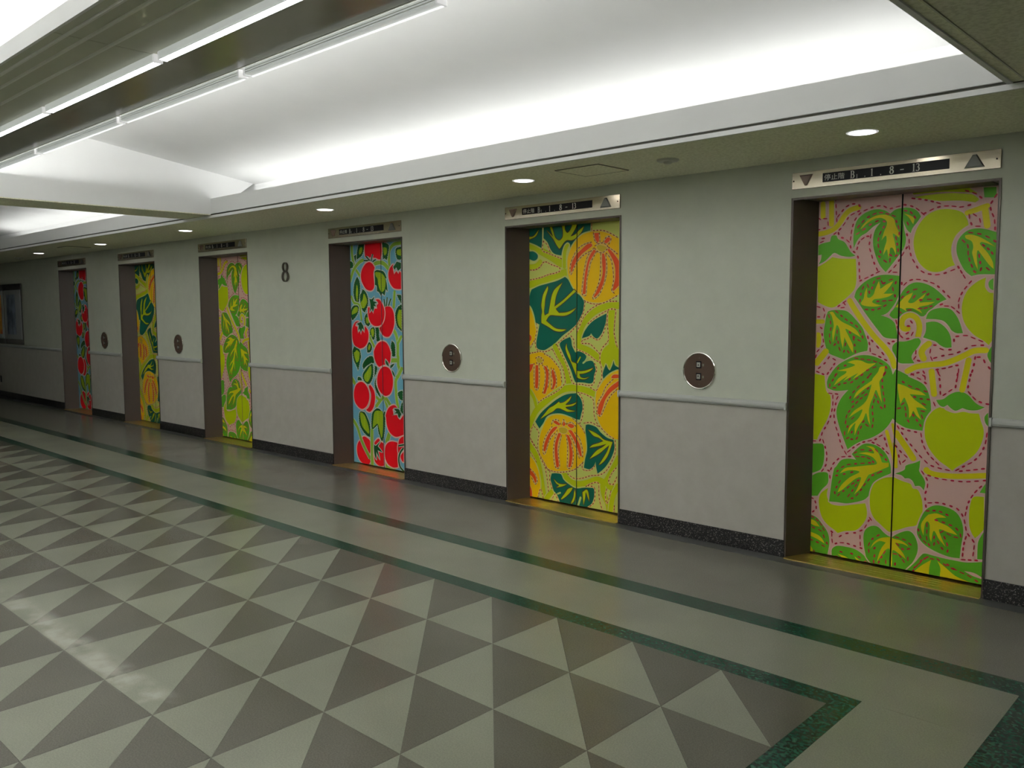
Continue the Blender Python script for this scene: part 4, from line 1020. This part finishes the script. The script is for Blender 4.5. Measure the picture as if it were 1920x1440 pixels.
def clipped(V, T, I, u0, u1, v0, v1):
    me = bpy.data.meshes.new('film'); me.from_pydata(V, [], T); me.polygons.foreach_set('material_index', I)
    b = bmesh.new(); b.from_mesh(me)
    for co, no in (((u0, 0, 0), (-1, 0, 0)), ((u1, 0, 0), (1, 0, 0)), ((0, 0, v0), (0, 0, -1)), ((0, 0, v1), (0, 0, 1))):
        bmesh.ops.bisect_plane(b, geom=list(b.verts)+list(b.edges)+list(b.faces), plane_co=co, plane_no=no, clear_outer=True)
    for f in b.faces:
        if f.normal.y > 0: f.normal_flip()
    b.to_mesh(me); b.free(); return me
def panel(key, par, films, side):
    x0, x1 = (-.022, SEAM-.0025) if side == 0 else (SEAM+.0025, W-.083-.028)
    o = MB().box(x0, x1, RD+.004, RD+.034, .016, 2.20).obj('door_panel', M['dark'], par)
    bevel(o, .001, 1)
    o.location.x = .083
    f = bpy.data.objects.new('printed_film', films[side]); COL.objects.link(f); f.parent = o; f.location = (0, RD+.004, .004)
    return o
def lift(key, lab):
    t = empty('elevator_doors', (0, 0, 0), lab, 'elevator doors')
    V, T, I, ms = build_film(key)
    films = []
    for (a, b) in ((-.020, SEAM-.004), (SEAM+.004, W-.083-.030)):
        me = clipped(V, T, I, a, b, .014, 2.190)
        for x in ms: me.materials.append(x)
        films.append(me)
    for s in (0, 1): panel(key, t, films, s)
    fixn(MB().prism([(.0, -.003), (.008, -.003), (.008, 0), (.083, RD), (.083, RD+.002), (.0, RD+.002)], .0, H, 'z').obj('door_jamb', M['frame'], t))
    fixn(MB().prism([(W, -.003), (W-.008, -.003), (W-.008, 0), (W-.050, RD), (W-.050, RD+.002), (W, RD+.002)], .0, H, 'z').obj('door_jamb', M['frame'], t))
    fixn(MB().prism([(-.003, H-.009), (.0, H-.009), (RD+.002, H-.008), (RD+.002, H), (-.003, H)], .083, W-.05, 'x').obj('door_head', M['frame'], t))
    hb = MB().box(.008, .083, -.003, .0, H-.009, H-.0005).box(W-.05, W-.008, -.003, .0, H-.009, H-.0005); fixn(hb.obj('head_corner', M['frame'], t))
    # thin lighter arris around the opening
    e = MB().box(-.0045, 0, -.006, 0, 0, H+.0045).box(W, W+.0045, -.006, 0, 0, H+.0045).box(0, W, -.006, 0, H, H+.0045)
    fixn(e.obj('frame_edge', M['edge'], t))
    s = MB().prism([(.0095, -.03), (W-.0095, -.03), (W-.0095, -.004), (W-.051, RD), (W-.051, RD+.05), (.084, RD+.05), (.084, RD), (.0095, -.004)], .0005, .006, 'z')
    s = fixn(s.obj('door_sill', M['brass'], t))
    for yy in (.03, .07, .11, .15): fixn(MB().box(.10, W-.07, yy-.0015, yy+.0015, .006, .0066).obj('sill_groove', M['groove'], s))
    fixn(MB().box(SEAM+.083-.02, SEAM+.083+.02, RD+.036, RD+.040, .007, 2.2).obj('seam_backing', M['dark'], t))  # black strip added behind the seam, standing in for the shaft's darkness
    return t
ORDER = [('C', 'lift doors printed with red tomatoes, farthest left'),
         ('B', 'lift doors printed with yellow squash, the farther and narrower-looking pair'),
         ('A', 'lift doors with pink print of green fruit, left of the bronze number 8'),
         ('C', 'lift doors with pale blue print of red tomatoes, right of the bronze number 8'),
         ('B', 'lift doors printed with yellow and orange squash, between the two nearest call buttons'),
         ('A', 'large lift doors with pink print of lime-green fruit, nearest on the right')]
protos = {}
for k in (5, 4, 3, 2, 1, 0):
    key, lab = ORDER[k]
    if key not in protos:
        protos[key] = lift(key, lab); protos[key].location = (XF[k], 0, 0); protos[key]['group'] = {'A': 'pink fruit doors', 'B': 'yellow squash doors', 'C': 'red tomato doors'}[key]
    else: copy_thing(protos[key], (XF[k], 0, 0), lab)

# ================================================================== FLOOR INDICATORS ABOVE THE DOORS
def glyph(ch):
    """serif numerals from strokes on a unit-height body: list of (points, widths)"""
    def ring(cx, cy, rx, ry, a0=0, a1=360, thick=.13, thin=.055, n=20):
        P = []; Wd = []
        for k in range(n+1):
            a = math.radians(a0+(a1-a0)*k/n); P.append((cx+rx*math.cos(a), cy+ry*math.sin(a))); Wd.append(thin+(thick-thin)*abs(math.cos(a)))
        return P, Wd
    if ch == '1': return [([(.2, 0), (.2, .98)], [.12, .12]), ([(.05, .015), (.35, .015)], [.04, .04]), ([(.05, .84), (.2, .97)], [.04, .06])], .42
    if ch == '8': return [ring(.28, .76, .17, .21), ring(.28, .27, .21, .25)], .6
    if ch == '3': return [ring(.24, .75, .17, .21, 150, -80, .12, .05), ring(.24, .27, .20, .25, 95, -150, .13, .05)], .54
    if ch == 'B': return [([(.14, 0), (.14, .98)], [.12, .12]), ([(.02, .015), (.3, .015)], [.04, .04]), ([(.02, .965), (.3, .965)], [.04, .04]), ([(.14, .51), (.3, .51)], [.04, .04]),
                          ring(.30, .74, .17, .225, 90, -90, .12, .045), ring(.30, .265, .22, .25, 90, -90, .13, .045)], .62
    if ch == '.': return [([(.06, .06), (.16, .06)], [.11, .11])], .25
    if ch == '-': return [([(.03, .42), (.50, .42)], [.09, .09])], .6
def text_meshes():
    h = .0405; z0 = 2.2315; y = -.0145; out = []
    def put(ch, fx, hh=h, zz=z0):
        V = []; F = []
        for P, Wd in glyph(ch)[0]:
            P = catmull(P, [0]*len(P), 2, False) if len(P) > 3 else P
            Wd = [Wd[min(len(Wd)-1, k//2)] for k in range(len(P))] if len(P) != len(Wd) else Wd
            A, Q = strip([(fx*W+p[0]*hh, zz+p[1]*hh) for p in P], [w_*hh*1.2 for w_ in Wd])
            n = len(V); V.extend((a[0], y, a[1]) for a in A); F.extend(tuple(v+n for v in q) for q in Q)
        out.append((V, F))
    put('B', .313); put('1', .343, h*.52, z0-.002); put('.', .383); put('1', .414); put('.', .461); put('8', .507); put('-', .557); put('1', .614); put('3', .630)
    return out
def cjk(txt, size):
    c = bpy.data.curves.new('lettering', 'FONT'); c.body = txt; c.size = size; c.resolution_u = 3; c.align_x = 'LEFT'
    o = bpy.data.objects.new('lettering', c); COL.objects.link(o)
    bpy.context.view_layer.update()
    me = bpy.data.meshes.new_from_object(o.evaluated_get(bpy.context.evaluated_depsgraph_get()))
    bpy.data.objects.remove(o); bpy.data.curves.remove(c)
    V = [tuple(v.co) for v in me.vertices]; F = [tuple(p.vertices) for p in me.polygons]
    xs_ = [v[0] for v in V]; ys_ = [v[1] for v in V]
    return V, F, (min(xs_), max(xs_), min(ys_), max(ys_))
def indicator(lab):
    t = empty('floor_indicator', (0, 0, 0), lab, 'sign', 'floor indicator plates over the lift doors')
    z0, z1 = 2.202, 2.297
    bevel(MB().box(0, W, -.012, 0, z0, z1).obj('face_plate', M['steel'], t), .0015, 1)
    fixn(MB().box(.168*W, .782*W, -.0135, -.012, z0+.024, z1-.020).obj('display', M['black'], t))
    for V, F in text_meshes(): link('numeral', V, F, M['letter'], t)
    V, F, (a, b, c, d) = cjk('\u505c\u6b62\u968e', .04)
    sx = (.283-.177)*W/(b-a); sz = .034/(d-c)
    V = [(.177*W+(v[0]-a)*sx, -.0145, 2.2345+(v[1]-c)*sz) for v in V]
    link('lettering', V, F, M['letter'], t)
    def arrow(cx, w_, h_, up_, m):
        zc = (z0+z1)/2; s = 1 if up_ else -1
        tip = .10
        O = [(cx-w_/2, zc-s*h_/2), (cx+w_/2, zc-s*h_/2), (cx+w_*tip, zc+s*h_/2), (cx-w_*tip, zc+s*h_/2)]
        k = .80; cz_ = zc
        I_ = [(cx+(p[0]-cx)*k, cz_+(p[1]-cz_)*k) for p in O]
        V = [(p[0], -.012, p[1]) for p in O]+[(p[0], -.021, p[1]) for p in I_]
        fixn(link('up_arrow' if up_ else 'down_arrow', V, [(0, 1, 5, 4), (1, 2, 6, 5), (2, 3, 7, 6), (3, 0, 4, 7), (4, 5, 6, 7)], m, t))
    arrow(.078*W, .082, .062, False, M['lampdn']); arrow(.890*W, .098, .066, True, M['lampup'])
    for fx in (.0095, .983):
        MB().lathe([(.0045, -.012), (.004, -.0135), (.001, -.0138)], 12, (fx*W, 0, (z0+z1)/2), 'y').obj('screw', M['dark'], t)
    return t
IL = ['steel floor indicator plate over the farthest tomato doors', 'steel floor indicator plate over the farther squash doors', 'steel floor indicator plate over the pink doors left of the number 8',
      'steel floor indicator plate over the tomato doors right of the number 8', 'steel floor indicator plate over the nearest squash doors', 'steel floor indicator plate over the large pink doors on the right']
ind = None
for k in (5, 4, 3, 2, 1, 0):
    if ind is None: ind = indicator(IL[k]); ind.location = (XF[k], 0, 0)
    else: copy_thing(ind, (XF[k], 0, 0), IL[k])

# ================================================================== CALL BUTTONS
def call(lab):
    t = empty('call_button_plate', (0, 0, 0), lab, 'call button', 'round call button plates between the lifts')
    MB().lathe([(.111, -.009), (.115, -.011), (.120, -.009), (.122, -.004), (.122, 0), (.111, 0)], 56, axis='y', cap=False).obj('chrome_ring', M['chrome'], t, False)
    fixn(MB().lathe([(.112, -.0085), (.001, -.0085)], 56, axis='y').obj('face_disc', M['disc'], t))
    for zc, up_ in ((.040, 1), (-.037, 0)):
        b = bevel(MB().box(-.0215, .0175, -.0105, -.0085, zc-.0235, zc+.0225).obj('button_bezel', M['black'], t), .0008, 1)
        q = bevel(MB().box(-.0145, .0105, -.0150, -.0105, zc-.0155, zc+.0145).obj('push_button', M['button'], b), .0015, 2)
        s = 1 if up_ else -1
        MB().prism([(-.008, zc-s*.006), (.004, zc-s*.006), (-.002, zc+s*.004)][::-1], -.0156, -.0150, 'y').obj('arrow_mark', M['black'], b)
        bevel(MB().box(.024, .036, -.0095, -.0085, zc-.010, zc+.006).obj('indicator_window', M['seam'], t), .0004, 1)
    for zc in (.083, -.088):
        MB().lathe([(.004, -.0085), (.0035, -.010), (.0008, -.0102)], 12, (0, 0, zc), 'y').obj('screw', M['numeral'], t)
    return t
cb = None
for x, lab in ((-2.896, 'round bronze call button plate, largest, left of the nearest pink doors'), (-5.254, 'round bronze call button plate between the tomato and nearest squash doors'),
               (-10.225, 'round bronze call button plate between the farther squash and pink doors'), (-12.505, 'round bronze call button plate, farthest left, beside the last tomato doors')):
    if cb is None: cb = call(lab); cb.location = (x, 0, 1.112)
    else: copy_thing(cb, (x, 0, 1.112), lab)

# ================================================================== WALL NUMBER, NOTICE BOARD, OUTLET
def num8():
    mb = MB()
    def ring(cx, cz_, rx, rz, th, tn):
        n = 32; V = []; F = []
        for k in range(n):
            a = 2*math.pi*k/n; c, s = math.cos(a), math.sin(a); w_ = (tn+(th-tn)*abs(c))/2
            for yy in (-.022, -.008):
                V += [(cx+(rx-w_)*c, yy, cz_+(rz-w_)*s), (cx+(rx+w_)*c, yy, cz_+(rz+w_)*s)]
        for k in range(n):
            j = (k+1) % n; a, b = 4*k, 4*j
            F += [(a, a+1, b+1, b), (a+2, b+2, b+3, a+3), (a+1, a+3, b+3, b+1), (a, b, b+2, a+2)]
        mb.add(V, F)
    ring(0, .051, .040, .044, .021, .007); ring(0, -.044, .050, .051, .024, .008)
    t = empty('wall_number', (-7.752, 0, 1.910), 'bronze number 8 mounted on the wall between the two middle lifts', 'number')
    fixn(mb.obj('numeral', M['numeral'], t))
    for z in (.09, -.092): MB().lathe([(.003, -.009), (.003, 0)], 8, (0, 0, z), 'y').obj('stud', M['numeral'], t)
num8()
def board(x0, x1, lab, pm, mk):
    t = empty('notice_board', (x0, 0, .965), lab, 'notice board')
    w_ = x1-x0; h = 1.035
    bevel(MB().box(0, w_, -.02, 0, 0, h).obj('back_frame', M['sign'], t), .002, 1)
    bevel(MB().box(.02, w_-.012, -.028, -.020, .09, h-.105).obj('acrylic_panel', M['acry'], t), .001, 1)
    fixn(MB().box(*mk, -.0295, -.028, .17, h-.18).obj('poster', pm, t))
    for px in (.05, w_-.08):
        for pz in (.13, h-.145):
            MB().lathe([(.010, -.028), (.009, -.034), (.001, -.035)], 14, (px, 0, pz), 'y').obj('stand_off', M['chrome'], t)
board(-16.83, -15.93, 'dark framed notice board with a bluish poster on the far left wall', M['poster'], (.16, .62))
board(-17.78, -16.86, 'notice board with an orange and red poster, cut by the left edge', M['postero'], (.12, .82))
ot = empty('wall_outlet', (-17.28, 0, .32), 'small dark wall outlet low on the far left wall', 'outlet')
bevel(MB().box(-.035, .035, -.008, 0, -.06, .06).obj('cover_plate', M['outlet'], ot), .002, 1)
for z in (-.02, .02): fixn(MB().box(-.012, .012, -.0095, -.008, z-.010, z+.010).obj('socket', M['black'], ot))
